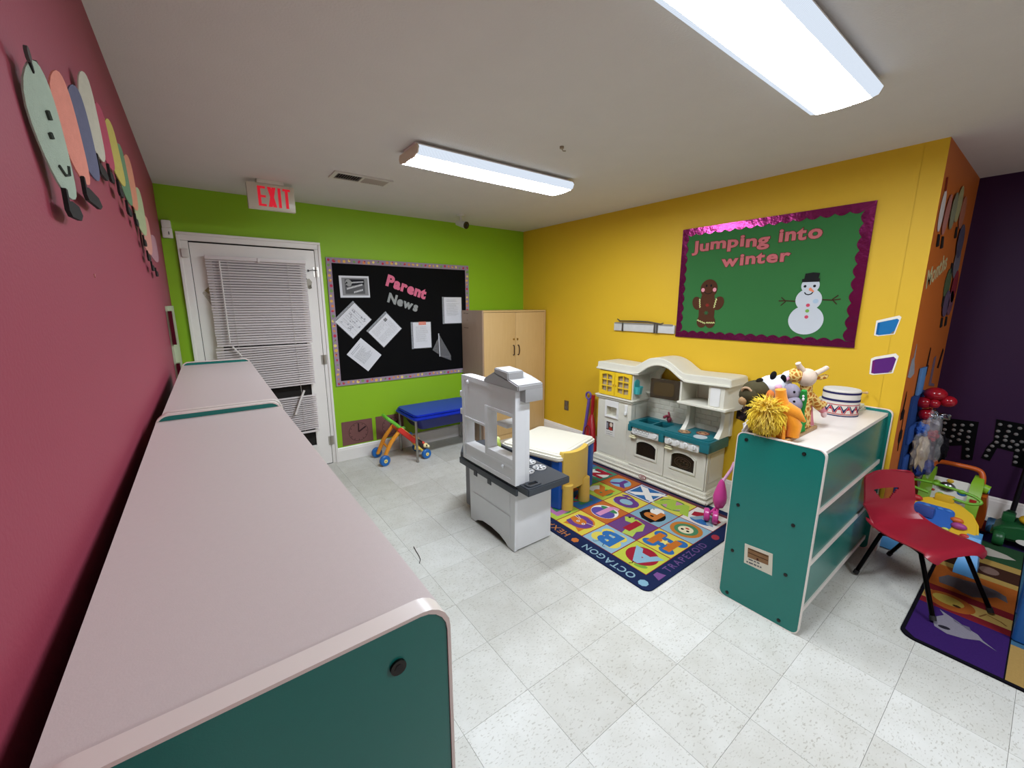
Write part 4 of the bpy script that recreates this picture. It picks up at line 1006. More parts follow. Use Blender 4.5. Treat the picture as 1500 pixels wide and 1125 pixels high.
for x, y in ((-.105, -.035), (.105, -.035), (-.105, .17), (.105, .17)):
    G().cyl((x, y, .001), (x, y, .2), .047, YEL, .043, 20).build('leg', t)

# ------------------------------------------------------------------ toy brooms against the wall
PUR, RED = plastic('#6a52a0', .4), plastic('#a81620', .35)
t = thing('toy_broom', 'purple toy broom with a loop handle leaning on the yellow wall', 'toy', (3.25, 2.97, 0))
g = G(); loop = [V((3.292 + .0 * k, 2.985 + .035 * math.cos(a), .585 + .038 * math.sin(a))) for k, a in enumerate([i * 2 * PI / 14 for i in range(14)])]
g.tube(loop, .011, PUR, 8, closed=True); g.build('loop_handle', t)
G().tube([(3.29, 2.972, .55), (3.275, 2.985, .36), (3.25, 3.0, .12)], .018, PUR, 10).build('shaft', t)
G().box(3.20, 3.285, 2.955, 3.06, .009, .12, fabric('#503a80'), .02).build('brush', t)
t = thing('toy_vacuum', 'dark red upright toy vacuum leaning beside the purple broom', 'toy', (3.22, 2.86, 0))
rings = []
for z, y, x, hw, hd in ((.005, 2.80, 3.14, .075, .06), (.06, 2.80, 3.14, .078, .06), (.10, 2.825, 3.18, .074, .045), (.18, 2.848, 3.19, .068, .04), (.30, 2.87, 3.22, .05, .034), (.36, 2.885, 3.24, .034, .026), (.40, 2.888, 3.25, .02, .016)):
    rings.append([V((x + hd * math.sin(a), y + hw * math.cos(a), z)) for a in [k * 2 * PI / 16 for k in range(16)]])
G().loft(rings, RED).build('body', t)
G().tube([(3.25, 2.888, .39), (3.262, 2.895, .44), (3.268, 2.895, .61)], [.014, .02, .02], RED, 10).build('handle', t)
G().tube([(3.155, 2.90, .2), (3.15, 2.885, .27), (3.165, 2.868, .30), (3.165, 2.84, .27), (3.14, 2.815, .2)], .007, plastic('#7a0e16')).build('trim_arch', t)
t = thing('toy_mop', 'dark slim toy handle standing between the red vacuum and the cream kitchen', 'toy', (3.25, 2.74, 0))
G().tube([(3.26, 2.735, .005), (3.3, 2.74, .42)], .013, plastic('#3c3848')).build('pole', t)
G().box(3.2, 3.28, 2.70, 2.77, .009, .05, plastic('#2c2a3a'), .01).build('foot', t)

# ------------------------------------------------------------------ cream toy kitchen
KC = plastic('#d9d5c4', .42); KW = plastic('#e4e2dc', .4); KT = plastic('#176a72', .4); KTD = plastic('#125259', .45); KY = plastic('#e8c020', .4); KDK = mat('#241a12', .25, 'smoked_window', var=.3, scale=8)
KSM = mat('#3c3022', .2, 'smoked_door', alpha=.86, var=.1)
KX = 3.03; KB = 3.318
t = thing('cream_play_kitchen', 'cream and teal toy kitchen with an arched roof against the yellow wall', 'toy kitchen', (3.15, 2.05, .008))
fr0 = frame_from((0, 0, 0), (1, 0, 0), (0, 1, 0))
FK = lambda x: frame_from((x, 0, 0), (0, -1, 0), (0, 0, 1))
# plinth
g = G(); g.prism([(2.985, 1.445), (KB, 1.445), (KB, 2.665), (2.985, 2.665)], fr0, .009, .045, KC, bev=.012, seg=3)
g.prism([(2.998, 1.458), (KB, 1.458), (KB, 2.655), (2.998, 2.655)], fr0, .045, .075, KC, bev=.01, seg=3).prism([(3.012, 1.472), (KB, 1.472), (KB, 2.642), (3.012, 2.642)], fr0, .07, .098, KC, bev=.006)
g.build('plinth', t)
# left tower
niche = [(-2.515, .515), (-2.395, .515), (-2.395, .605), (-2.515, .605)]
tface = [(-2.628, .098), (-2.235, .098), (-2.235, .672), (-2.628, .672)]
g = G().prism(tface, FK(3.045), -.06, 0, KC, holes=[niche]).box(3.10, KB, 2.235, 2.628, .098, .672, KC)
g.prism([(-2.6, .125), (-2.275, .125), (-2.275, .65), (-2.6, .65)], FK(3.045), 0, .003, KC, holes=[niche], bev=0)
g.build('tower', t)
g = G().prism([(-2.535, .495), (-2.375, .495), (-2.375, .665), (-2.535, .665)], FK(3.042), 0, .008, KW, holes=[niche]).box(3.03, 3.043, 2.385, 2.525, .498, .513, KW, .003)
g.build('dispenser_frame', t)
G().box(3.034, 3.046, 2.275, 2.305, .575, .655, KW, .004).box(3.024, 3.04, 2.278, 2.302, .56, .59, KW, .004).build('toy_phone', t)
for z0, z1, ex in ((.672, .69, .014), (.69, .708, .022)):
    G().prism([(3.045 - ex, 2.235 - ex), (KB, 2.235 - ex), (KB, 2.64 + ex), (3.045 - ex, 2.64 + ex)], fr0, z0, z1, KC, bev=.006).build('moulding', t)
g = G().box(3.05, KB, 2.235, 2.25, .708, .955, KC).box(3.05, KB, 2.613, 2.628, .708, .955, KC).box(KB - .015, KB, 2.25, 2.613, .708, .955, KC)
g.build('cupboard', t)
G().box(3.062, 3.064, 2.252, 2.612, .712, .95, mat('#b5a688', .6, 'pane_backing', var=.2, scale=14)).build('pane', t)  # beige sheet added behind the doors; its colour stands in for the lit interior
wins = []
for y0, y1 in ((2.246, 2.432), (2.436, 2.622)):
    z0, z1 = .714, .942
    holes = []
    for i in range(2):
        for j in range(3):
            a0 = y0 + .03 + i * .065; a1 = a0 + .058; b0 = z0 + .03 + j * .061; b1 = b0 + .053
            tl = (.012 if i == 0 else 0) * (j == 2); tr = (.012 if i == 1 else 0) * (j == 2); bl = (.01 if i == 0 else 0) * (j == 0); br = (.01 if i == 1 else 0) * (j == 0)
            holes.append([(-a1, b0 + br), (-a0, b0 + bl), (-a0, b1 - tl), (-a1, b1 - tr)])
    d = G().prism([(-y1, z0), (-y0, z0), (-y0, z1), (-y1, z1)], FK(3.05), 0, .014, KY, holes=holes).build('window_door', t)
    yk = y0 + .012 if y0 < 2.4 else y1 - .012
    yk = y1 - .012 if y0 < 2.4 else y0 + .012
    G().sph((3.033, yk, .82), (.006, .006, .012), plastic('#c89a18'), 8).build('knob', d)
# teal cup holder on the tower side
KA = plastic('#3fa8a8', .4)
cupo = ellipse(3.10, .868, .038, .028, 0, 12, 0, PI)
g = G().prism([(3.066, .765), (3.134, .765)] + [(3.138, .80), (3.138, .868)] + cupo[1:-1] + [(3.062, .868), (3.062, .80)], frame_from((0, 2.235, 0), (1, 0, 0), (0, 0, 1)), 0, .006, KA)
cup = [[V((3.10 + a * k * 1.15, 2.23 - .004 - b * k, z)) for a, b in ((-.03, 0), (.03, 0), (.03, .03), (.018, .045), (-.018, .045), (-.03, .03))] for z, k in ((.765, .8), (.835, 1.05))]
g.loft(cup, KA, caps=False).add([p for p in cup[0]], [tuple(range(6))], KA)
g.build('cup_holder', t)
# lower cabinet, oven doors
def archwin(y0, y1, z0, z1, rise):
    n = 8; return [(-y1, z0), (-y0, z0)] + [(-(y0 + (y1 - y0) * k / n), z1 - rise + rise * (1 - (2 * k / n - 1) ** 2) ** .7) for k in range(n + 1)]
G().box(3.05, KB, 1.50, 2.233, .098, .445, KC, .004).build('lower_cabinet', t)
for (y0, y1), (w0, w1) in (((1.873, 2.231), (1.95, 2.152)), ((1.507, 1.867), (1.597, 1.80))):
    o_ = [(-y1, .104), (-y0, .104), (-y0, .41), (-y1, .41)]
    win = archwin(w0, w1, .222, .362, .035)
    d = G().prism(o_, FK(3.035), -.012, 0, KC, holes=[win]).prism(archwin(w0 - .014, w1 + .014, .206, .378, .038), FK(3.035), 0, .007, KC, holes=[win]).build('oven_door', t)
    G().prism(win, FK(3.041), 0, .002, KDK).build('oven_window', d)
    G().box(3.006, 3.036, y1 - .075, y1 - .018, .392, .402, plastic('#e6dfba'), .004).box(3.0, 3.03, y1 - .08, y1 - .012, .374, .386, plastic('#e6dfba'), .005).build('handle', d)
    G().prism([(-y1 + .006, .106), (-y0 - .006, .106), (-y0 - .006, .118), (-y1 + .006, .118)], FK(3.035), 0, .003, KC).build('lower_ridge', d)
pizz = G()
for r_ in (.075, .055): pizz.prism(ellipse(-1.698, .283, r_, r_ * .62, 0, 28), FK(3.039), .002, .0035, mat('#3a2a1c', .4, 'embossed'), holes=[ellipse(-1.698, .283, r_ - .008, r_ * .62 - .008, 0, 28)])
for k in range(6): pizz.prism(ellipse(-1.698 + .035 * math.cos(k), .283 + .02 * math.sin(k * 1.3), .009, .006, 0, 8), FK(3.039), .002, .0035, mat('#3a2a1c', .4, 'embossed'))
pizz.build('pizza_relief', t)
FSD = frame_from((0, 1.50, 0), (1, 0, 0), (0, 0, 1))
G().prism([(3.08, .16), (3.29, .16), (3.29, .40), (3.08, .40)], FSD, 0, .004, KC, bev=.003).box(3.035, 3.065, 1.492, 1.502, .1, .445, KC, .004).build('side_panel', t)
# worktop with sinks
outer = rrect(2.985, 3.30, 1.468, 2.222, .02)
s1, s2 = rrect(3.075, 3.235, 2.045, 2.185, .02), rrect(3.075, 3.235, 1.905, 2.03, .02)
g = G().prism(outer, fr0, .50, .524, KT, holes=[s1, s2])
g.prism(rrect(3.01, 3.30, 1.485, 1.88, .02), fr0, .524, .53, KT, bev=.002)
for s_, z in ((s1, .455), (s2, .455)):
    g.add([(a, b, zz) for zz in (z, .50) for a, b in s_], [(i, (i + 1) % len(s_), len(s_) + (i + 1) % len(s_), len(s_) + i)[::-1] for i in range(len(s_))] + [tuple(range(len(s_)))], KTD)
g.build('worktop', t)
g = G()
for y0, y1, z0 in ((2.19, 2.222, .44), (1.86, 1.905, .42), (1.468, 1.545, .435)): g.box(2.985, 3.04, y0, y1, z0, .502, KT, .006)
g.box(2.987, 3.04, 1.48, 2.21, .485, .502, KT).box(2.99, 3.30, 1.468, 1.49, .435, .502, KT, .006)
g.build('worktop_apron', t)
for y0, y1, kn in ((1.912, 2.185, 1), (1.552, 1.855, 4)):
    p = G().prism(rrect(-y1, -y0, .415, .492, .02), FK(3.0), -.02, .002, KW, bev=.004).build('control_panel', t)
    if kn == 4:
        for k in range(4):
            yk = y1 - .05 - k * .07; G().cyl((3.0, yk, .455), (2.985, yk, .455), .024, KW, .02, 18).box(2.972, 2.988, yk - .005, yk + .005, .436, .474, KW, .003).build('knob', p)
    else:
        yk = y0 + .035; G().cyl((3.0, yk, .455), (2.986, yk, .455), .024, KW, .02, 18).build('knob', p)
        g = G(); FP = FK(2.998)
        for j in range(5): g.prism(ellipse(-(y1 - .03 - j * .033), .46, .014, .016, .4, 10), FP, 0, .002, mat('#8f938f', .5, 'print_ink'), holes=[ellipse(-(y1 - .03 - j * .033), .46, .0105, .012, .4, 10)])
        g.prism([(-(y1 - .03), .43), (-(y1 - .17), .43), (-(y1 - .17), .434), (-(y1 - .03), .434)], FP, 0, .002, mat('#8f938f', .5, 'print_ink')); g.build('button_print', p, smooth=0)
g = G()
for y, x, c_ in ((1.735, 3.09, '#6a5040'), (1.62, 3.17, '#7a3a34'), (1.585, 3.065, '#b9c0c0')):
    g.cyl((x, y, .53), (x, y, .533), .052, plastic(c_, .5), n=24)
    if c_ != '#b9c0c0':
        g.lathe([(.03, .0), (.034, .003), (.038, 0)], (x, y, .533), plastic('#b08a60'), 20); g.lathe([(.0, .003), (.012, .003), (.016, 0)], (x, y, .533), plastic('#b08a60'), 12)
        for k in range(8): a = k * PI / 4; g.sph((x + .044 * math.cos(a), y + .044 * math.sin(a), .534), (.004, .004, .002), plastic('#b08a60'), 6)
g.build('burner', t)
PINK = plastic('#9a3a4a', .35)
G().tube(smoothpath([(3.262, 1.985, .524), (3.26, 1.985, .56), (3.235, 1.995, .582), (3.205, 2.005, .572)], 4), .012, PINK).sph((3.262, 1.985, .55), (.024, .022, .024), PINK, 12).tube([(3.262, 1.985, .57), (3.275, 2.005, .61)], .008, PINK).build('faucet', t)
# back splash with brick relief
g = G().box(3.285, KB, 1.46, 2.236, .524, .77, KC)
g.build('splashback', t)
for r in range(5):
    for k in range(8):
        y0 = 1.47 + k * .098 + (.049 if r % 2 else 0); y1 = min(y0 + .09, 2.23)
        if y1 - y0 < .02: continue
        G().box(3.281, 3.286, y0, y1, .54 + r * .042, .577 + r * .042, KC, .002, 1).build('brick', t, smooth=0)
G().box(3.24, KB, 1.76, 2.236, .755, .775, KC, .005).box(3.26, KB, 1.76, 2.236, .735, .757, KC, .005).build('back_ledge', t)
g = G().prism([(-2.236, .775), (-2.12, .775), (-2.12, .93), (-2.08, 1.0), (-2.02, 1.03), (-2.236, .96)], FK(3.29), -.02, 0, KC).box(3.29, KB, 1.76, 2.13, .775, .90, KC)
g.build('back_wall', t)
# posts
for y in (1.775, 1.487):
    rings = []
    for z, xo, w_ in ((.528, 3.12, .04), (.535, 3.13, .036), (.60, 3.19, .026), (.70, 3.2, .026), (.76, 3.17, .034), (.785, 3.13, .04)):
        rings.append([V((xo, y - w_ * .55, z)), V((3.29, y - w_ * .55, z)), V((3.29, y + w_ * .55, z)), V((xo, y + w_ * .55, z))])
    G().loft(rings, KC).build('post', t, smooth=60)
# microwave box
m0, m1 = 1.425, 1.79
g = G().box(3.03, KB, m0 - .03, m1, .775, .793, KC, .004).box(3.06, KB, m1 - .018, m1, .79, .965, KC).box(3.066, KB, m0 + .001, m0 + .018, .775, .9645, KC).box(3.30, KB, m0, m1, .79, .965, KC).box(3.06, KB, m0, m1, .952, .968, KC)
g.prism([(-1.545, .79), (-m0, .79), (-m0, .96), (-1.545, .96)], FK(3.055), -.012, 0, KC)
rings = []
for k in range(9):
    a = k / 8 * PI / 2; rings.append([V((3.055 + .05 * (1 - math.cos(a)) + .18 * (k / 8), m0 - .035 * math.sin(a) ** .8, z)) for z in (.765, .97)])
vs = [p for r in rings for p in r]; g.add(vs, [(2 * i, 2 * i + 1, 2 * i + 3, 2 * i + 2) for i in range(8)], KC)
g.build('microwave_box', t)
G().prism(rrect(-1.53, -1.455, .80, .945, .012), FK(3.054), 0, .004, KW, bev=.0015).build('microwave_controls', t)
dj = frame_from((3.058, m1 - .005, 0), (-.22, .975, 0), (0, 0, 1))
o0 = V((3.052, m1 - .003, .785)); ud = V((-.05, .25, 0)).normalized()
FD_ = frame_from(o0 + ud * .245, -ud, (0, 0, 1))
d = G().prism(rrect(0, .245, 0, .165, .008), FD_, -.014, 0, KSM, bev=.002).build('microwave_door', t)
G().prism(rrect(.03, .205, .025, .14, .03), FD_, 0, .004, mat('#4a3a20', .15, 'smoked_window', alpha=.9)).build('door_window', d)
# roof
low = [(-2.665, .955), (-2.22, .948), (-2.17, .965), (-2.10, 1.02), (-2.03, 1.052), (-1.96, 1.06), (-1.89, 1.045), (-1.82, 1.0), (-1.76, .965), (-1.70, .955), (-1.375, .965)]
top = [(-1.385, 1.01), (-1.42, 1.03), (-1.72, 1.022), (-1.78, 1.035), (-1.85, 1.08), (-1.92, 1.112), (-2.0, 1.122), (-2.08, 1.11), (-2.15, 1.07), (-2.21, 1.035), (-2.26, 1.022), (-2.62, 1.028), (-2.655, 1.005)]
sp = lambda pts: [(p.x, p.y) for p in smoothpath([(a, b, 0) for a, b in pts], 3)]
g = G().prism(sp(low) + sp(top), FK(3.045), -.275, 0, KC, bev=.014, seg=3)
g.prism(sp([(a, b - .002) for a, b in low]) + sp([(a, b + .016) for a, b in low])[::-1], FK(3.03), -.28, 0, KC, bev=.005)
g.build('roof', t)
# picture card and logo oval
FCd = FK(3.042)
g = G().prism([(-2.53, .315), (-2.41, .315), (-2.41, .46), (-2.53, .46)], FCd, .0005, .002, paper('#dedad0')); g.z = .0022
g.flat([(-2.512, .37), (-2.43, .37), (-2.43, .452), (-2.512, .452)], FCd, paper('#4a3630')); g.flat(ellipse(-2.455, .425, .018, .022, 0, 12), FCd, paper('#d8c4b0')); g.flat(ellipse(-2.46, .385, .022, .018, 0, 12), FCd, paper('#a8352c')); g.flat([(-2.51, .38), (-2.49, .38), (-2.49, .44), (-2.51, .44)], FCd, paper('#8a8a90'))
lines(g, FCd, -2.51, -2.43, .33, .35, 2, INKD, .003, .2)
g.build('picture_card', t, smooth=0)
g = G(); FL = FK(2.985)
g.prism(ellipse(-2.035, .052, .038, .022, 0, 28), FL, 0, .003, plastic('#8a2a22')); g.z = .0031
g.flat(ellipse(-2.035, .052, .033, .0175, 0, 28), FL, plastic('#e6d8cc')); 
g.text('little', -2.035, .055, .018, FL, plastic('#8a2a22'), .02, center=True); g.text('tikes', -2.035, .041, .018, FL, plastic('#8a2a22'), .02, center=True)
g.build('oval_badge', t, smooth=0)

# pink toy behind the teal shelf
PK2 = plastic('#c8428c', .2)
t = thing('toy_pram', 'shiny pink toy stroller with paired wheels between the cream kitchen and the teal shelf', 'toy', (2.83, 1.25, .008))
rings = []
for z, r_ in ((.085, .008), (.095, .035), (.13, .052), (.17, .055), (.215, .045), (.26, .03), (.29, .018), (.30, .01)):
    rings.append([V((2.835 + .045 * z + r_ * .85 * math.cos(a), 1.285 + r_ * .85 * math.sin(a), z + .035)) for a in [k * 2 * PI / 16 for k in range(16)]])
G().loft(rings, PK2).build('body', t)
G().tube([(2.85, 1.282, .32), (2.885, 1.245, .42), (2.895, 1.235, .47)], .01, plastic('#e2a8c8', .3)).build('handle', t)
for x, y in ((2.795, 1.345), (2.80, 1.285)):
    wv = G().lathe([(.0, -.019), (.04, -.019), (.048, -.011), (.048, .011), (.04, .019), (.0, .019)], (0, 0, 0), PK2, 22, Matrix.Translation((x, y, .056)) @ Matrix.Rotation(PI / 2, 4, 'X') @ Matrix.Rotation(.5, 4, 'Y'))
    wv.cyl((x, y - .014, .056), (x, y + .014, .056), .014, plastic('#8e2a62'), n=12); wv.build('wheel', t)
G().tube([(2.795, 1.335, .056), (2.835, 1.29, .13)], .01, PK2).tube([(2.80, 1.28, .056), (2.835, 1.287, .13)], .01, PK2).build('fork', t)

# ------------------------------------------------------------------ teal shelf standing out from the yellow wall
SHX0, SHX1, SHY0, SHY1, SHH = 2.115, 3.306, .53, .912, .932
lean = lambda v: (v.x + .026 * v.z, v.y, v.z)
t = thing('storage_shelf', 'low teal shelf unit holding the puppets and drum, its back turned to the red chair', 'shelf', ((SHX0 + SHX1) / 2, (SHY0 + SHY1) / 2, 0))
FE = lambda x: frame_from((x, SHY1, 0), (0, -1, 0), (0, 0, 1))      # normal -X, u from the rear side to the front side
WD = SHY1 - SHY0
end_panel(t, FE(SHX0 + .019), WD, SHH, .019, lean, bolts=[(a, b) for b in (.895, .54, .28, .03) for a in (.045, WD - .085)], bd=1)
end_panel(t, FE(SHX1), WD + .0, SHH, .019, lean)
def sb(m, *a, name, par=None):
    return G().box(*a, m).shear(lean).build(name, par or t)
sb(BAND, SHX0 + .021, SHX1 - .021, SHY0 + .022, SHY1 - .004, SHH - .04, SHH - .021, name='top_board')
for z0, z1 in ((.094, .318), (.342, .588), (.612, SHH - .04)):
    sb(TEAL, SHX0 + .021, SHX1 - .021, SHY0 + .026, SHY0 + .034, z0, z1, name='back_panel')
for z0, z1 in ((.588, .612), (.318, .342), (.068, .094)):
    sb(BAND, SHX0 + .021, SHX1 - .021, SHY0 + .02, SHY1 - .006, z0, z1, name='shelf_board')
sb(TEAL_D, SHX0 + .03, SHX1 - .03, SHY0 + .05, SHY0 + .066, 0, .068, name='kick_board')
FSG = frame_from((2.1125 + .026 * .3, .6715, .2425), V((0, -.0, 0)) + V((0, -1, 0)), (0, 0, 1))
FSG = frame_from((2.1225, .803, .226), (0, -1, .06), (0, .06, 1))
t2 = thing('shelf_label', 'white label card with a photo of wooden blocks on the end of the teal shelf', 'label', FSG[0] + V((0, -.065, 0)))
g = G().prism([(0, 0), (.133, 0), (.131, .124), (.0, .124)], FSG, 0, .0012, paper('#d9d3bf')); g.build('card', t2, smooth=0)
g = G(); g.z = .0013
g.flat([(.016, .056), (.114, .056), (.114, .108), (.016, .108)], FSG, paper('#8a6848', var=.2, scale=40))
for y in (.082, .104): g.flat(stroke([(.018, y), (.112, y - .002)], .004), FSG, paper('#4a2f1c'))
g.flat([(.06, .058), (.068, .058), (.068, .07), (.06, .07)], FSG, paper('#4a2018'))
lines(g, FSG, .022, .075, .036, .044, 1, INK, .006, .01); lines(g, FSG, .012, .085, .018, .026, 1, INK, .007, .01)
g.build('label_print', t2, smooth=0)

# puppets on a wooden tray
TZ = SHH - .021
WT = mat_wood('#b08a5a', '#94703f')
t = thing('wooden_tray', 'shallow wooden tray under the puppets on top of the teal shelf', 'tray', (2.35, .79, TZ))
G().box(2.15, 2.58, .715, .875, TZ, TZ + .008, WT).box(2.15, 2.58, .70, .715, TZ, TZ + .018, WT, .003).box(2.15, 2.58, .875, .89, TZ, TZ + .018, WT, .003).box(2.15, 2.165, .715, .875, TZ + .008, TZ + .018, WT, .003).build('tray_body', t)
def puppet(name, label, x, y, z0=None): return thing(name, label, 'puppet', (x, y, TZ + .008 if z0 is None else z0), 'hand puppets on the teal shelf')
def cloth(x, y, z0, z1, r0, r1, m, ax=0., n=20, fold=.1, dx=0, dy=0):
    rings = []
    for k in range(8):
        s = k / 7; r = r0 + (r1 - r0) * s ** .8
        rings.append([V((x + dx * s + r * (1 + fold * (1 - s) * math.sin(5 * a + 1)) * math.cos(a), y + dy * s + r * (.75 + fold * (1 - s) * math.sin(5 * a + 1)) * math.sin(a), z0 + (z1 - z0) * s)) for a in [2 * PI * i / n for i in range(n)]])
    return G().loft(rings, m)
# lion, seen from behind: long yellow mane, orange body leaning right
ORF = fabric('#e8921e', sheen=.3); MANE = mat('#e6c634', .9, 'mane_fur', var=.25, scale=90, sheen=.3)
t = puppet('lion_puppet', 'lion hand puppet with a shaggy yellow mane and orange cloth body, nearest the camera', 2.19, .78)
cloth(2.222, .752, TZ + .018, 1.10, .052, .036, ORF, fold=.3).tube([(2.215, .75, 1.07), (2.208, .76, 1.12), (2.20, .765, 1.165)], [.036, .026, .023], ORF, 14).tube([(2.215, .745, 1.075), (2.24, .70, 1.05), (2.262, .665, 1.015)], [.036, .03, .006], ORF, 12).tube([(2.225, .735, 1.06), (2.24, .70, .99), (2.235, .70, .935)], [.03, .032, .026], ORF, 12).build('body', t)
hc = V((2.17, .80, 1.03))
hd = G().sph(hc, (.058, .058, .066), MANE, 18).build('head', t)
g = G(); rs = random.Random(11)
for k in range(1300):
    a, b = rs.uniform(0, 2 * PI), math.acos(rs.uniform(-1, 1)); d_ = V((math.sin(b) * math.cos(a), math.sin(b) * math.sin(a), math.cos(b)))
    p = hc + V((d_.x * .058, d_.y * .058, d_.z * .066)); dr = (d_ * .5 + V((0, 0, -.75)) + V((rs.uniform(-.3, .3), rs.uniform(-.3, .3), rs.uniform(-.2, .2)))).normalized()
    if d_.z > .5: dr = (d_ * .6 + V((d_.x, d_.y, -.2)) + V((rs.uniform(-.4, .4), rs.uniform(-.4, .4), rs.uniform(-.1, .3)))).normalized()
    l = rs.uniform(.03, .06); s_ = d_.cross(dr)
    if s_.length < .01: continue
    s_ = s_.normalized() * .0024
    q = p + dr * l * .6 + d_ * .006; e_ = p + dr * l - d_ * .004
    g.add([p - s_, p + s_, p + d_ * .006, q - s_ * .7, q + s_ * .7, q + d_ * .003, e_], [(0, 1, 4, 3), (1, 2, 5, 4), (2, 0, 3, 5), (3, 4, 6), (4, 5, 6), (5, 3, 6)], MANE)
g.build('mane', t, smooth=60)
# bear
BR = fabric('#46402c'); 
t = puppet('bear_puppet', 'dark brown bear hand puppet with tan lined ears at the left rear of the puppets', 2.22, .90)
g = cloth(2.27, .872, TZ + .018, 1.10, .06, .055, BR)
g.sph((2.24, .89, 1.135), (.072, .062, .052), BR, 18).sph((2.20, .90, 1.115), (.05, .05, .05), BR, 14).tube([(2.28, .875, 1.15), (2.30, .865, 1.10), (2.30, .86, 1.04)], [.03, .036, .04], BR, 12)
g.build('body', t)
G().tube(smoothpath([(2.165, .925, 1.135), (2.155, .915, 1.152), (2.158, .895, 1.155), (2.17, .88, 1.135)], 4), .006, fabric('#b89878'), 8).build('ear_lining', t)
G().sph((2.172, .905, 1.138), (.014, .026, .018), BR, 12).build('ear', t)
G().sph((2.245, .88, 1.187), (.034, .012, .012), fabric('#1c1812'), 12).build('ear', t)
G().sph((2.158, .915, 1.085), (.014, .02, .022), fabric('#a5845e'), 12).build('muzzle', t)
# black and white cow / dalmatian
WF, BF, PF = fabric('#d9dade'), fabric('#141416'), fabric('#d9a0b4')
t = puppet('cow_puppet', 'white hand puppet with black ears and a pink patch, behind the lion', 2.33, .855)
g = cloth(2.34, .84, TZ + .018, 1.11, .05, .045, WF); g.sph((2.31, .85, 1.155), (.066, .06, .056), WF, 18).sph((2.35, .83, 1.12), (.055, .05, .045), WF, 16); g.build('body', t)
G().sph((2.285, .835, 1.215), (.028, .012, .02), BF, 12, rot=Matrix.Rotation(-.4, 4, 'Y')).build('ear', t)
G().sph((2.35, .81, 1.195), (.03, .012, .016), BF, 12, rot=Matrix.Rotation(.7, 4, 'Y')).build('ear', t)
G().sph((2.272, .80, 1.16), (.022, .014, .018), PF, 12).build('pink_patch', t)
G().sph((2.245, .83, 1.12), (.03, .025, .026), fabric('#c9743a'), 12).build('orange_muzzle', t)
# pig with curled ears
t = puppet('pig_puppet', 'white hand puppet with a pink lined ear, between the white cow and the giraffe', 2.46, .86)
g = cloth(2.46, .85, TZ + .018, 1.12, .04, .035, WF); g.sph((2.45, .85, 1.15), (.05, .045, .05), WF, 16); g.build('body', t)
g = G().tube(smoothpath([(2.40, .83, 1.185), (2.42, .82, 1.205), (2.46, .81, 1.20), (2.475, .80, 1.17)], 4), [.012, .015, .018, .02, .021, .022, .022, .022, .021, .019, .016, .013, .01], WF, 10).build('ear', t)
G().tube(smoothpath([(2.40, .818, 1.183), (2.42, .806, 1.197), (2.45, .795, 1.19), (2.462, .785, 1.17)], 4), .011, PF, 8).build('ear_lining', t)
# hippo
HG = fabric('#8f8894')
t = puppet('hippo_puppet', 'grey hippo hand puppet with black eyes, right of the lion', 2.36, .765)
g = cloth(2.365, .775, TZ + .018, 1.08, .042, .04, HG); g.sph((2.35, .77, 1.125), (.046, .042, .05), HG, 18).sph((2.335, .75, 1.075), (.042, .042, .042), HG, 16); g.build('body', t)
g = G().sph((2.318, .745, 1.14), (.006, .006, .006), BF, 8).sph((2.303, .735, 1.095), (.006, .006, .006), BF, 8); g.build('eye', t)
G().tube(smoothpath([(2.305, .765, 1.05), (2.31, .735, 1.047), (2.33, .71, 1.056)], 4), .003, fabric('#4a4450'), 6).build('mouth_seam', t)
# crocodile
CG = fabric('#2f8a3e')
t = puppet('crocodile_puppet', 'green crocodile hand puppet standing upright with white teeth, right of the hippo', 2.38, .725)
g = cloth(2.40, .735, TZ + .018, 1.09, .042, .018, CG, fold=.05, dx=-.03, dy=-.01); g.tube([(2.372, .725, 1.05), (2.355, .715, 1.11), (2.345, .712, 1.15)], [.02, .018, .012], CG, 12).tube([(2.395, .73, .98), (2.37, .72, .945), (2.33, .715, .936)], [.03, .02, .012], CG, 12).sph((2.465, .745, .965), (.03, .026, .036), CG, 12); g.build('body', t)
G().sph((2.335, .708, 1.107), (.008, .006, .009), WF, 8).sph((2.337, .71, 1.122), (.006, .005, .007), WF, 8).build('tooth', t)
# giraffe
def giraffe_mat():
    m, nt, b, N, L = base_mat('giraffe_print')
    tc = N('ShaderNodeTexCoord'); vo = N('ShaderNodeTexVoronoi'); vo.feature = 'DISTANCE_TO_EDGE'; vo.inputs['Scale'].default_value = 42
    cr = N('ShaderNodeValToRGB'); cr.color_ramp.elements[0].position = .10; cr.color_ramp.elements[1].position = .16
    cr.color_ramp.elements[0].color = lin('#e0c070'); cr.color_ramp.elements[1].color = lin('#b06a1c')
    L(tc.outputs['Object'], vo.inputs['Vector']); L(vo.outputs['Distance'], cr.inputs[0]); L(cr.outputs[0], b.inputs['Base Color']); b.inputs['Roughness'].default_value = .95
    return m
GF, CF = giraffe_mat(), fabric('#d8c3ae')
t = puppet('giraffe_puppet', 'spotted giraffe hand puppet with a cream head and two horns, tallest of the puppets', 2.5, .75)
g = cloth(2.50, .752, TZ + .018, 1.16, .05, .035, GF, fold=.08); g.sph((2.44, .79, 1.205), (.04, .035, .038), GF, 14).tube([(2.50, .735, 1.10), (2.56, .70, 1.04), (2.60, .69, 1.05)], [.026, .024, .014], GF, 12); g.build('body', t)
G().sph((2.48, .75, 1.195), (.046, .044, .048), CF, 18).build('head', t)
G().tube([(2.46, .765, 1.23), (2.435, .775, 1.255), (2.425, .78, 1.272)], [.016, .013, .013], CF, 10).build('horn', t)
G().tube([(2.51, .725, 1.215), (2.56, .705, 1.235), (2.585, .70, 1.243)], [.014, .012, .012], CF, 10).build('horn', t)
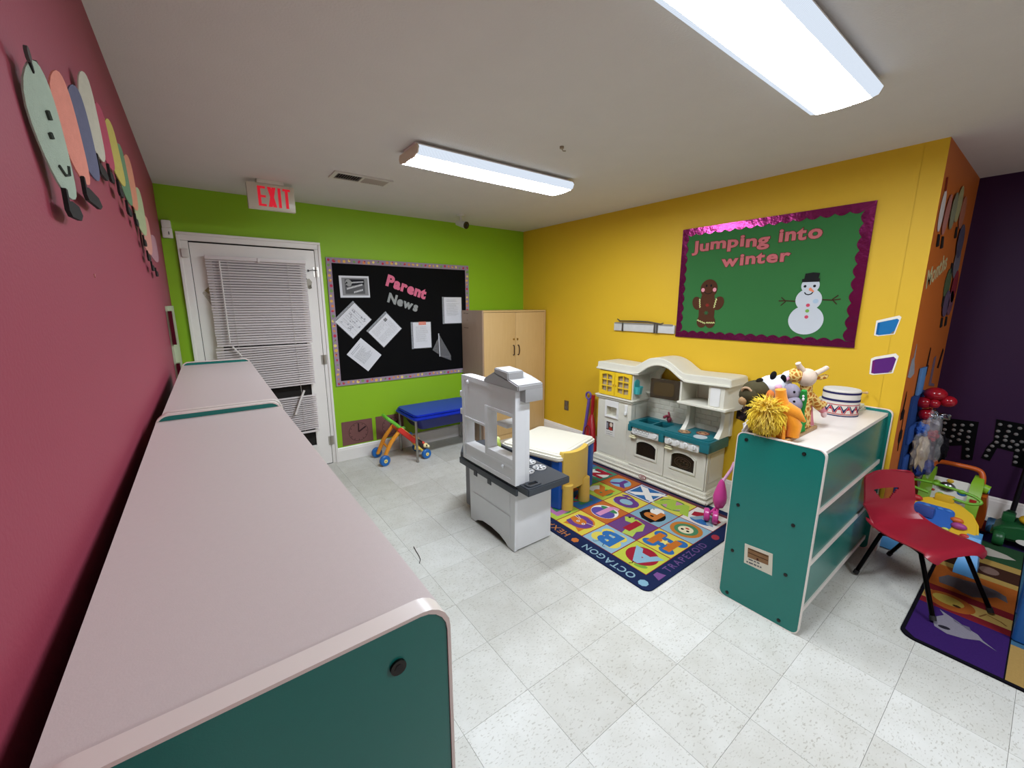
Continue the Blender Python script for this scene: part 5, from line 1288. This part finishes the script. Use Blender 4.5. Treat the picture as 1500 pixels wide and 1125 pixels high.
G().tube([(2.51, .735, 1.195), (2.55, .712, 1.192), (2.585, .70, 1.196), (2.605, .694, 1.20)], [.008, .012, .013, .003], GF, 10).build('ear', t)
# pink rabbit
PB = fabric('#d98a94')
t = puppet('rabbit_puppet', 'pink hand puppet slumped between the giraffe and the drum', 2.62, .77)
g = cloth(2.63, .775, TZ, 1.08, .05, .022, PB, fold=.12); g.tube([(2.63, .765, 1.06), (2.64, .72, 1.02), (2.66, .70, .985)], [.024, .022, .012], PB, 12); g.build('body', t)
G().sph((2.655, .70, .98), (.016, .014, .02), fabric('#e6c8c6'), 10).build('paw', t)
# crumpled white cloth
g = G(); b = bmesh.new(); bmesh.ops.create_icosphere(b, subdivisions=3, radius=1)
rs = random.Random(8)
for v in b.verts: v.co *= .75 + .4 * abs(math.sin(v.co.x * 5 + 2 * v.co.y) * math.cos(v.co.y * 6 + v.co.z * 4))
g.bm(b, fabric('#cfcac6'), Matrix.Translation((2.19, .885, TZ + .034)) @ Matrix.Diagonal((.05, .022, .04, 1)))
tag(g.build('crumpled_cloth'), 'crumpled white cloth at the left front of the puppet tray', 'cloth')

# drum, stick, papers
t = thing('toy_drum', 'white toy drum with navy bands and red triangles on the teal shelf', 'drum', (3.06, .735, TZ))
DC, DR = V((3.06, .735, TZ)), .092
NV, RD, DWH = paper('#2a2850'), paper('#b83240'), mat('#dcd6c8', .55, 'drum_shell', var=.04)
G().lathe([(DR - .002, 0), (DR, .003), (DR, .152), (DR - .003, .155)], DC, DWH, 40).build('shell', t)
G().cyl(DC + V((0, 0, .15)), DC + V((0, 0, .1555)), DR - .003, mat('#d9d8d4', .5, 'drum_skin'), n=40).build('drum_head', t)
for z0, z1 in ((.132, .144), (.088, .101)): G().lathe([(DR, z0), (DR + .0015, z0), (DR + .0015, z1), (DR, z1)], DC, NV, 40).build('band', t)
G().lathe([(DR, 0), (DR + .002, 0), (DR + .002, .006), (DR, .006)], DC, NV, 40).build('base_rim', t)
g = G(); R_ = DR + .001
def onc(a, z): return DC + V((R_ * math.cos(a), R_ * math.sin(a), z))
for k in range(13):
    a0 = k * 2 * PI / 13; w_ = PI / 13 * .92
    for j, (m, up_) in enumerate(((RD, 1), (NV, 0))):
        c_ = a0 + j * PI / 13
        if up_: g.add([onc(c_ - w_, .02), onc(c_ + w_, .02), onc(c_, .064)], [(0, 1, 2)], m)
        else: g.add([onc(c_ - w_, .064), onc(c_, .02), onc(c_ + w_, .064)], [(0, 1, 2)], m)
g.lathe([(R_, .068), (R_ + .0005, .068), (R_ + .0005, .072), (R_, .072)], DC, RD, 40).lathe([(R_, .012), (R_ + .0005, .012), (R_ + .0005, .016), (R_, .016)], DC, RD, 40)
g.build('triangle_print', t, smooth=0)
tag(G().tube([(3.155, .75, 1.03), (3.30, .668, 1.02)], .006, mat_wood('#d8b888', '#c8a474'), 10).sph((3.30, .668, 1.02), .009, mat_wood('#d8b888', '#c8a474'), 10).build('drumstick'), 'thin wooden drumstick sticking out behind the drum', 'drumstick')
t = thing('paper_stack', 'small stack of cream papers behind the drum on the teal shelf', 'papers', (3.23, .77, TZ))
for k in range(4):
    M = Matrix.Translation((3.225, .775, TZ + .003 + k * .012)) @ Matrix.Rotation(.1 * (k - 1.5), 4, 'Z') @ Matrix.Rotation(.02 * k, 4, 'X')
    G().box(-.068, .068, -.115, .115, -.002, .004, paper(('#cfc8b0', '#b9c0a8', '#d8d4c4', '#c2c6b2')[k]), M=M).build('sheet', t)

# ------------------------------------------------------------------ red classroom chair
BUR = plastic('#992030', .32); BKM = metal('#161414', .35)
t = thing('child_chair', 'burgundy plastic child chair with black metal legs right of the teal shelf', 'chair', (3.0, .245, 0), rotz=math.atan2(-.09, -.0) if False else 0)
# chair built in world space: forward = fwd, across = acr
O_ = V((3.045, .30, 0)); fwd = V((-.456, -.89, 0)).normalized(); acr = V((.89, -.456, 0)).normalized()
t.rotation_euler = (0, 0, 0); LOCAL.discard(t.name)
prof = smoothpath([(.195, .300, 0), (.165, .318, 0), (.06, .315, 0), (-.08, .305, 0), (-.15, .325, 0), (-.185, .38, 0), (-.20, .46, 0), (-.22, .56, 0), (-.228, .60, 0)], 9)
NP_ = len(prof); NA = 49
b = bmesh.new(); grid = []
for i, p in enumerate(prof):
    s = i / (NP_ - 1)
    hw = .19 - .02 * max(0, s - .45) / .55
    if s < .12: hw = .19 - .05 * ((.12 - s) / .12) ** 2
    if s > .45 and s < .7: hw = .19 - .03 * math.sin((s - .45) / .25 * PI)
    if s > .9: hw = .172 - .05 * ((s - .9) / .1) ** 2
    row = []
    for j in range(NA):
        q = (j / (NA - 1) - .5) * 2; x = q * hw
        if s < .5: dz, dy = .014 * q * q * (1 if s > .1 else s * 10) - (.012 * abs(q) ** 4 if s < .12 else 0), 0
        else: dz, dy = 0, .03 * q * q
        bk_ = max(0, 1 - abs(s - .5) / .22); dz += .022 * bk_ * q ** 4
        if s < .42: dz -= .014 * abs(q) ** 8 * min(1, (.42 - s) / .12)
        row.append(b.verts.new(O_ + fwd * (p.x + dy) + acr * x + V((0, 0, p.y + dz))))
    grid.append(row)
for i in range(NP_ - 1):
    for j in range(NA - 1):
        s = (i + .5) / (NP_ - 1); q = ((j + .5) / (NA - 1) - .5) * 2
        zc = (prof[i].y + prof[i + 1].y) / 2
        if .43 < zc < .50 and s > .5 and abs(q) < .56 * (zc - .40) / .10: continue
        b.faces.new((grid[i][j], grid[i][j + 1], grid[i + 1][j + 1], grid[i + 1][j]))
for v in [v for v in b.verts if not v.link_faces]: b.verts.remove(v)
bmesh.ops.recalc_face_normals(b, faces=b.faces[:])
bmesh.ops.solidify(b, geom=b.faces[:], thickness=.008)
G().bm(b, BUR).build('seat_shell', t, smooth=50)
FEETP = {'bl': V((2.912, .502, .013)), 'fl': V((2.745, .155, .021)), 'fr': V((3.058, -.012, .021)), 'br': V((3.31, .43, .013))}
for k, f in FEETP.items():
    sx = -1 if k[1] == 'l' else 1; sf = 1 if k[0] == 'f' else -1
    a = O_ + fwd * (sf * .11 if sf > 0 else -.07) + acr * sx * .135 + V((0, 0, .292 if sf > 0 else .285))
    bnd = a + (f - a) * .18 + V((0, 0, .02))
    pts = smoothpath([O_ + fwd * (sf * .02) + acr * sx * .12 + V((0, 0, .295)), a, bnd, f.lerp(bnd, .5), f], 5)
    lg = G().tube(pts, .0105, BKM, 10).build('leg', t)
    dv = (f - bnd).normalized(); G().cyl(f - dv * .02, f + V((0, 0, -.002)), .0135, plastic('#1a1818', .6), n=10).build('foot_cap', lg)
for sx in (-1, 1): G().tube([O_ + fwd * .14 + acr * sx * .12 + V((0, 0, .292)), O_ - fwd * .1 + acr * sx * .12 + V((0, 0, .288))], .008, BKM, 8).build('seat_rail', t)

# ------------------------------------------------------------------ animal rug at the right
t = thing('animal_rug', 'striped animal rug in purple, red, orange and green under the toys at the right', 'rug', (3.4, -.3, 0))
X0_, X1_, Y1_ = 2.525, 4.44, .245
G().prism(rrect(X0_, X1_, -1.1, Y1_, .06), F_FLR, .0005, .007, rug_mat('#15131c'), bev=.002).build('rug_base', t)
def rp(pts, col, d, g): g.flat(pts, F_FLR, rug_mat(col), d)
yL, yR = Y1_ - .016, -.085
for xa, xb, col in ((2.545, 2.915, '#3a1c66'), (2.915, 2.975, '#8a1c24'), (2.975, 3.08, '#c8a24e'), (3.08, 3.15, '#8a1c24'), (3.15, 3.44, '#c8641e'), (3.44, 3.5, '#c8a24e'), (3.5, 3.66, '#4a2a1e'), (3.66, 3.74, '#c8a24e'), (3.74, 4.03, '#2f5a38'), (4.03, 4.2, '#2a1a4e'), (4.2, 4.42, '#8a1c24')):
    g = G(); r0 = .04 if xa == 2.545 else 0
    pts = [(xa, yR), (xb, yR), (xb, yL), (xa + r0, yL), (xa, yL - r0)] if r0 else [(xa, yR), (xb, yR), (xb, yL), (xa, yL)]
    g.flat(pts, F_FLR, rug_mat(col), .0074); g.build('stripe', t, smooth=0)
g = G(); g.flat([(2.545, -.09), (2.545, -1.08), (2.85, -1.08), (2.85, -.09)], F_FLR, rug_mat('#b8924a'), .0075); g.flat([(2.85, -.09), (2.85, -1.08), (4.4, -1.08), (4.4, -.09)], F_FLR, rug_mat('#3a6a8a'), .0075); g.build('stripe', t, smooth=0)
c_ = lambda *p: [(a, b) for a, b in p]
g = G()
rp(c_((2.79, .165), (2.72, .145), (2.70, .10), (2.72, .05), (2.765, .0), (2.735, -.055), (2.775, -.01), (2.81, .01), (2.83, .05), (2.86, .09), (2.90, .15), (2.86, .13), (2.82, .15)), '#8a8490', .0078, g)
rp(c_((2.865, .10), (2.84, .07), (2.845, .04), (2.81, .03), (2.815, .045), (2.83, .06), (2.84, .09)), '#6a6474', .0080, g); rp(ellipse(2.745, .115, .014, .022, .4, 12), '#2a2630', .0081, g)
g.build('bird_print', t, smooth=0); g = G()
rp(ellipse(3.02, .13, .085, .095, -.1, 24), '#b85c1c', .0078, g); rp(ellipse(3.03, .135, .048, .06, -.1, 18), '#c8a83e', .0080, g); rp(ellipse(3.0, .10, .012, .016, 0, 10), '#4a2a14', .0081, g)
rp(stroke([(2.99, .02), (3.04, .0), (3.02, -.05), (3.0, -.07)], .008), '#8a5a28', .0078, g)
g.build('lion_print', t, smooth=0); g = G()
rp(c_((3.20, .19), (3.26, .20), (3.33, .17), (3.34, .11), (3.36, .05), (3.35, -.01), (3.32, -.05), (3.25, -.06), (3.27, -.02), (3.24, .0), (3.2, .03), (3.17, .06), (3.18, .1), (3.2, .13)), '#6a6468', .0078, g)
g.build('hippo_print', t, smooth=0); g = G()
rp(ellipse(3.58, .03, .05, .04, 0, 16), '#8a6a5e', .0078, g); rp(ellipse(3.56, .12, .04, .03, 0, 16), '#6a4638', .0078, g)
g.build('bear_print', t, smooth=0); g = G()
rp(c_((3.84, .14), (3.9, .13), (3.93, .06), (3.9, -.02), (3.86, -.06), (3.83, -.02), (3.8, .05)), '#cfc8b8', .0078, g)
g.build('rabbit_print', t, smooth=0)

# blue chunky toy chair cut by the frame edge
BL2 = plastic('#1f5c9e', .4)
t = thing('toy_stool', 'blue plastic panel of play furniture cut by the right edge of the picture', 'stool', (3.0, -.25, .008))
G().prism(rrect(2.875, 3.21, -.43, -.078, .03), fr0, .34, .43, BL2, bev=.02, seg=3).build('seat', t)
for a in ((2.885, 2.93, -.42, -.088), (3.155, 3.2, -.42, -.088)): G().prism(rrect(*a, .015), fr0, .009, .345, BL2, bev=.006).build('leg', t)

# ------------------------------------------------------------------ activity walkers
LIM, ORA, LBL, YLL = plastic('#86b82c', .35), plastic('#c85c1c', .35), plastic('#58a0d8', .35), plastic('#e0b62c', .35)
t = thing('activity_walker', 'lime green activity walker with an orange push handle and grey dome panel', 'toy', (4.08, .22, .008))
A_ = lambda s, h, d: V((4.02 + d, .405 - s * .255, h - .018))        # s 0..1 across, h height, d depth
G().tube(smoothpath([A_(.02, .39, .03), A_(.03, .45, .05), A_(.14, .485, .06), A_(.5, .49, .06), A_(.86, .485, .06), A_(.97, .455, .05), A_(1.0, .40, .03)], 5), .016, ORA, 10).build('handle', t)
for s in (.04, .93):
    rr = []
    for h, d, w_ in ((.44, .05, .022), (.41, .0, .028), (.30, -.06, .03), (.2, -.1, .028), (.12, -.1, .024)):
        c_ = A_(s, h, d); rr.append([c_ + V((dx, dy, 0)) for dx, dy in ((-.03, -w_), (.04, -w_), (.04, w_), (-.03, w_))])
    G().loft(rr[::-1], LIM).build('side_frame', t)
fr = frame_from(A_(.06, .17, -.11), (0, -1, 0), (.36, 0, .93))
G().prism(rrect(0, .2, 0, .25, .02), fr, -.03, .0, mat('#d6d4c8', .4, 'plastic_panel'), bev=.006).build('panel', t)
P_ = lambda a, b, d: fr[0] + fr[1] * a + fr[2] * b + fr[3] * d
G().sph(P_(.09, .19, .0), (.03, .045, .035), metal('#8f9296', .25), 18).build('dome', t)
G().sph(P_(.14, .07, .0), (.02, .024, .022), metal('#5a5558', .3), 14).build('dome', t)
for a, b, c_, r_ in ((.165, .17, '#2f78c0', .024), (.16, .11, '#8a8f94', .02), (.04, .21, '#86b82c', .018), (.07, .13, '#86b82c', .02), (.03, .15, '#c03a2c', .01), (.1, .235, '#d8b02a', .018), (.1, .12, '#c87a3a', .014), (.05, .09, '#c03a2c', .014)):
    G().sph(P_(a, b, .002), (.008, r_, r_ * .8), plastic(c_), 12).build('toy_button', t)
for b in (.12, .18): G().box(-.004, .006, -.016, .016, -.02, .02, plastic('#b02a24'), .003, M=Matrix.Translation(A_(.93, .25 + b * .4, -.125 + b * .3))).build('red_key', t)
G().prism(rrect(.05, .11, .03, .06, .01), fr, .001, .005, plastic('#e0dcd4')).prism(rrect(.057, .103, .037, .053, .006), fr, .005, .006, plastic('#7a5a7a')).build('badge', t)
rr = []
for h, d, w_ in ((.34, .0, .02), (.25, .06, .028), (.15, .10, .03), (.08, .12, .024)):
    c_ = A_(1.06, h, d); rr.append([c_ + V((dx, dy, 0)) for dx, dy in ((-.05, -w_), (.05, -w_), (.05, w_), (-.05, w_))])
G().loft(rr[::-1], ORA).build('rear_leg', t)
rr = [[p + V((0, .33, 0)) for p in r] for r in rr]; G().loft(rr[::-1], ORA).build('rear_leg', t)
for y in (.075, .43): 
    wv = G().lathe([(.01, -.022), (.045, -.022), (.052, -.014), (.052, .014), (.045, .022), (.01, .022)], (0, 0, 0), LBL, 22, Matrix.Translation((4.22, y, .061)) @ Matrix.Rotation(PI / 2, 4, 'X')); wv.cyl((4.22, y - .02, .061), (4.22, y + .02, .061), .015, LBL, n=10); wv.build('wheel', t)
G().cyl(A_(1.0, .38, .03), A_(1.13, .37, .03), .03, LIM, n=16).cyl(A_(1.13, .37, .03), A_(1.15, .37, .03), .024, LBL, n=16).build('side_roller', t)
G().box(3.90, 3.96, .15, .37, .075, .15, LIM, .015).build('front_bar', t)
for y in (.14, .38): G().box(3.87, 3.97, y - .03, y + .03, .009, .085, LIM, .012).build('front_foot', t)
# yellow activity table with blue feet
t = thing('activity_desk', 'yellow activity desk toy with blue control panel and blue feet behind the red chair', 'toy', (3.6, .27, .008))
FA = frame_from((3.50, .435, .152), (0, -1, 0), (.83, 0, .56))
out = [(-.02, .0), (.33, .0)] + ellipse(.155, .1, .175, .19, 0, 16, 0, PI) 
G().prism([(-.02, .0), (.33, .0), (.335, .10), (.325, .17), (.29, .24), (.23, .29), (.155, .305), (.08, .29), (.02, .24), (-.015, .17), (-.025, .1)], FA, -.05, .0, YLL, bev=.012, seg=3).build('table_top', t)
G().prism(rrect(.035, .22, .06, .22, .03), FA, .0, .014, plastic('#2a62b4'), bev=.004).build('blue_panel', t)
Q_ = lambda a, b, d: FA[0] + FA[1] * a + FA[2] * b + FA[3] * d
for a, b, r_, c_ in ((.235, .15, .03, '#d86a2c'), (.25, .11, .036, '#a8468c'), (.09, .2, .02, '#3a7ac8'), (.15, .2, .018, '#3a7ac8'), (.19, .2, .018, '#3a7ac8'), (.03, .24, .035, '#b82c2c'), (.285, .05, .024, '#c8342c'), (.2, .06, .018, '#c8d060'), (.12, .05, .015, '#d8d8a0')):
    G().sph(Q_(a, b, .012), (r_ * .6, r_, r_ * .6), plastic(c_), 14).build('toy_button', t)
G().box(-.03, .03, -.045, .045, -.03, .03, plastic('#3c54a0'), .008, M=Matrix.Translation(Q_(.09, .14, .03))).build('toy_block', t)
G().box(-.018, .018, -.045, .045, -.022, .024, YLL, .008, M=Matrix.Translation(Q_(.155, .297, .008))).build('bracket', t)
H_ = lambda a, b, d: Q_(a, .29 + (b - .29) * .72, d - .005)
G().tube(smoothpath([H_(.08, .30, .03), H_(-.0, .33, .03), H_(-.02, .40, .03), H_(.06, .41, .04), H_(.16, .39, .05), H_(.27, .36, .05), H_(.31, .32, .04), H_(.27, .29, .03), H_(.19, .30, .03)], 5), .009, plastic('#6fae2c', .35), 10).sph(H_(.1, .405, .045), (.014, .022, .014), plastic('#6fae2c', .35), 10).sph(H_(.22, .375, .05), (.014, .02, .014), plastic('#6fae2c', .35), 10).build('handlebar', t)
for y in (.115, .455):
    rr = []
    for z, x, w_ in ((.009, 3.44, .045), (.05, 3.45, .045), (.12, 3.52, .034), (.20, 3.58, .03)): rr.append([V((x + dx, y + dy, z)) for dx, dy in ((-.05, -w_), (.05, -w_), (.05, w_), (-.05, w_))])
    G().loft(rr, LBL).build('foot', t)
G().box(3.58, 3.66, .13, .44, .12, .19, YLL, .01).build('under_beam', t)
# green ride-on / tractor toy
TG, TGD = plastic('#1c5a30', .35), plastic('#0f3018', .45)
t = thing('toy_tractor', 'dark green toy vehicle with a yellow seat at the far right by the purple wall', 'toy', (4.2, -.06, .008))
G().prism([(-.14, .06), (.065, .05), (.075, .1), (.03, .15), (-.03, .17), (-.14, .19)], frame_from((4.12, 0, 0), (0, 1, 0), (0, 0, 1)), -.10, .10, TG, bev=.02, seg=3).build('body', t)
G().sph((4.1, -.09, .20), (.07, .06, .03), YLL, 16).build('seat', t)
for x, y, r_ in ((4.03, .06, .05), (4.2, .06, .05), (4.28, .035, .085)):
    G().lathe([(.01, -.025), (r_ * .85, -.025), (r_, -.015), (r_, .015), (r_ * .85, .025), (.01, .025)], (0, 0, 0), TG if r_ < .06 else TGD, 22, Matrix.Translation((x, y - .03, r_ + .009)) @ Matrix.Rotation(PI / 2, 4, 'X')).build('wheel', t)
G().prism(ellipse(0, 0, .045, .018, 0, 20), frame_from((4.016, -.085, .075), (0, -1, 0), (.2, 0, 1)), 0, .003, plastic('#d8d4cc')).build('badge', t)
G().box(4.10, 4.16, -.02, .04, .15, .21, TG, .015).build('front_knob', t)
t = thing('floor_stand', 'dark slanted metal leg standing against the purple wall at the right edge', 'stand', (4.47, -.03, 0))
G().tube([(4.44, .005, .006), (4.5, -.012, .45), (4.55, -.03, .75)], .014, metal('#2c2a30', .5), 10).build('leg', t)
G().cyl((4.44, .005, 0), (4.44, .005, .02), .02, plastic('#1a1a1c'), n=12).build('foot', t)

# ------------------------------------------------------------------ orange wall
t = thing('paper_caterpillar', 'pastel paper caterpillar winding down the orange wall', 'wall decoration', (3.9, YO, 1.5))
for a, b, w_, c_ in (((3.435, 2.2), (3.43, 1.975), .05, '#d8cfc8'), ((3.62, 2.2), (3.55, 1.97), .06, '#b87a6e'), ((3.78, 2.235), (3.74, 2.02), .07, '#8f8f74'), ((3.95, 2.295), (3.88, 2.08), .075, '#b0a878'), ((4.12, 2.26), (4.08, 2.06), .085, '#b4725a'),
                 ((4.24, 2.10), (4.22, 1.88), .11, '#5a5468'), ((4.30, 1.95), (4.24, 1.75), .11, '#77707a'), ((4.11, 1.80), (4.06, 1.60), .10, '#5c6a4c'), ((4.38, 1.80), (4.32, 1.58), .10, '#8a2f3c'), ((4.16, 1.66), (4.14, 1.48), .1, '#6a566e'), ((4.33, 1.66), (4.30, 1.49), .1, '#7a5262')):
    ln = math.hypot(a[0] - b[0], a[1] - b[1]) / 2
    G().prism(ellipse((a[0] + b[0]) / 2, (a[1] + b[1]) / 2, ln, w_, math.atan2(a[1] - b[1], a[0] - b[0]), 24), F_ORG, .003 + .002 * (hash(c_) % 3 if False else ord(c_[3]) % 3), .006 + .002 * (ord(c_[3]) % 3), fabric(c_)).build('segment', t, smooth=0)
for x, z in ((3.47, 1.965), (3.60, 1.965), (4.0, 2.06), (4.1, 1.84), (4.03, 1.62), (4.13, 1.475), (4.3, 1.48)):
    G().prism([(x - .01, z), (x + .02, z), (x + .05, z - .06), (x + .0, z - .07)], F_ORG, .002, .008, FEET).build('foot', t, smooth=0)
G().prism(stroke([(3.42, 2.19), (3.40, 2.26)], .014), F_ORG, .003, .008, paper('#7a2a18')).build('antenna', t, smooth=0)
t = thing('wall_lettering', 'cream cut-out word Months climbing the orange wall', 'lettering', (3.7, YO, 1.66))
word(t, 'Months', (3.40, 1.655), (3.93, 1.80), .15, F_ORG, paper('#c8ba8a'), .02, .0006, .001)
shapes = [('silver glitter paper shape on the orange wall, nearest the yellow corner', [(3.37, 1.135), (3.40, 1.24), (3.44, 1.25), (3.455, 1.33), (3.475, 1.22), (3.50, 1.20), (3.54, 1.14), (3.45, 1.12)], '#9a9a9e'),
          ('dark narrow music note cut-out on the orange wall', [(3.90, 1.08), (3.93, 1.28), (3.955, 1.27), (3.955, 1.16), (3.99, 1.15), (3.98, 1.09), (3.94, 1.07)], '#2a1410'),
          ('dark flag shaped cut-out on the orange wall next to the purple wall', [(4.36, 1.10), (4.45, 1.24), (4.50, 1.22), (4.42, 1.09)], '#241014'),
          ('dull mauve strip cut-out on the orange wall above the balloons', [(4.15, .99), (4.15, 1.19), (4.22, 1.2), (4.23, 1.0), (4.38, .975), (4.38, .955)], '#7a6474'),
          ('black long brush-like cut-out low on the orange wall', [(3.425, 1.04), (3.44, .99), (3.43, .93), (3.47, .91), (3.47, .86), (3.39, .86), (3.375, .91), (3.405, .93)], '#160c0a'),
          ('black guitar shaped cut-out lowest on the orange wall', [(3.465, .86), (3.475, .86), (3.48, .79), (3.52, .77), (3.53, .72), (3.49, .69), (3.49, .64), (3.48, .64), (3.47, .69), (3.44, .72), (3.44, .77), (3.468, .79)], '#1a100c')]
for lab, pts, c_ in shapes:
    o = G().prism(pts, F_ORG, .001, .003, paper(c_, var=.15, scale=50)).build('wall_cutout', smooth=0); tag(o, lab, 'wall decoration', 'cut-outs on the orange wall')
# hanging organiser with bag, balloons
t = thing('hanging_organizer', 'blue cloth hanging organizer on the orange wall below the balloons', 'organizer', (3.8, YO - .01, .3))
G().box(3.60, 3.98, YO - .014, YO - .002, .30, .98, fabric('#2c4a86')).build('cloth_back', t)
for z in (.45, .66): G().box(3.61, 3.97, YO - .03, YO - .014, z, z + .12, fabric('#33569a'), .006).build('pocket', t)
G().box(3.68, 3.82, YO - .02, YO - .004, .98, 1.16, fabric('#5f8fc8'), .004).build('blue_flap', t)
t = thing('stuffed_bag', 'clear plastic bag full of beige, blue and red odds and ends under the balloons', 'bag', (3.8, .42, .42))
def blob(c, r, m, seed, amp=.25, sub=3):
    b = bmesh.new(); bmesh.ops.create_icosphere(b, subdivisions=sub, radius=1); rs = random.Random(seed); ph = [rs.uniform(2, 6) for _ in range(6)]
    for v in b.verts: 
        k = 1 + amp * (abs(math.sin(v.co.x * ph[0] + v.co.z * ph[1]) * math.cos(v.co.y * ph[2] + ph[3])) - .5); v.co = V((v.co.x * r[0] * k, v.co.y * r[1] * k, v.co.z * r[2] * k))
    return G().bm(b, m, Matrix.Translation(c))
blob((3.80, .44, .58), (.10, .05, .14), fabric('#b5a488'), 1, .5).build('beige_filling', t)
blob((3.83, .42, .48), (.10, .05, .07), fabric('#2c3c78'), 2, .4).build('blue_filling', t)
blob((3.84, .405, .70), (.07, .04, .035), fabric('#8c1a26'), 3, .5).build('red_filling', t)
blob((3.78, .455, .74), (.08, .035, .05), fabric('#3a62b0'), 4, .5).build('blue_filling', t)
blob((3.81, .415, .63), (.13, .068, .22), mat('#ffffff', .08, 'clear_film', alpha=.16, var=.01), 5, .35, 4).build('clear_bag', t)
blob((3.86, .35, .62), (.05, .03, .09), fabric('#141216'), 6, .4).build('black_filling', t)
t = thing('balloon_weight', 'crumpled silver foil weight just under the red balloons', 'weight', (3.84, .40, .80))
blob((3.84, .40, .84), (.05, .05, .03), metal('#a4a8ae', .2), 9, .7).build('foil', t)
BALL = mat('#96101e', .18, 'balloon_latex', var=.03)
for lab, c, r_ in (('uppermost and biggest of the red balloons', (3.82, .425, .985), (.058, .058, .044)), ('left red balloon of the cluster, against the orange wall', (3.80, .468, .922), (.04, .044, .038)), ('small middle red balloon of the cluster', (3.79, .418, .925), (.03, .03, .03)),
                   ('right red balloon of the cluster, in front of the purple wall', (3.83, .362, .945), (.042, .042, .037)), ('lowest dull red balloon, half inside the clear bag', (3.82, .45, .84), (.038, .042, .04))):
    t = thing('balloon', lab, 'balloon', (c[0], c[1], c[2] - r_[2]), 'red balloons in the corner')
    G().sph(c, r_, BALL, 24).build('skin', t)
    kn = V((3.83, .415, .94)); d_ = (kn - V(c)); d_ = d_.normalized() if d_.length > .01 else V((0, 0, -1))
    p = V(c) + V((d_.x * r_[0], d_.y * r_[1], d_.z * r_[2])); G().cyl(p - d_ * .004, p + d_ * .008, .005, BALL, .009, 10).build('knot', t)

# ------------------------------------------------------------------ purple wall cut-outs with grey dots
for lab, body, dots in (('black cut-out with rows of grey dots on the purple wall, the left of two', [(-.45, .69), (-.255, .70), (-.245, .40), (-.30, .39), (-.31, .50), (-.40, .47), (-.45, .45)],
      ((.426, .652), (.374, .647), (.332, .657), (.287, .668), (.372, .609), (.332, .614), (.293, .616), (.338, .584), (.371, .557), (.29, .572), (.42, .531), (.335, .539), (.291, .533), (.379, .516), (.418, .493), (.281, .477), (.272, .424), (.42, .60), (.425, .57))),
     ('black cut-out with rows of grey dots on the purple wall, the right of two', [(-.175, .74), (-.0, .73), (.02, .41), (-.055, .42), (-.06, .52), (-.14, .53), (-.16, .42), (-.205, .43), (-.19, .52), (-.165, .58)],
      ((.152, .705), (.107, .704), (.06, .699), (.154, .654), (.107, .664), (.07, .652), (.153, .611), (.113, .624), (.112, .595), (.078, .597), (.037, .604), (.149, .57), (.055, .577), (.165, .536), (.116, .553), (.083, .552), (.178, .5), (.047, .537), (.183, .454), (.046, .489), (.043, .449), (.02, .66), (.015, .55)))):
    t = thing('dotted_cutout', lab, 'wall decoration', (XP - .002, sum(p[0] for p in body) / -len(body), min(p[1] for p in body)), 'dotted black cut-outs on the purple wall')
    G().prism(body, F_PUR, .001, .006, mat('#08090b', .85, 'black_card', spec=.1)).build('card', t, smooth=0)
    for y, z in dots:
        G().sph((XP - .007, y, z), (.006, .0115, .0115), plastic('#7a7876', .6), 10).build('dot', t)

# loose hair-like scratch on the floor beside the nearest shelf
tag(G().tube([(.943, 2.335, .003), (.935, 2.28, .003), (.928, 2.22, .004), (.920, 2.18, .003), (.898, 2.148, .003)], .0022, mat('#2a221e', .9), 5).build('floor_string'), 'short dark string lying on the floor next to the nearest storage shelf', 'string')
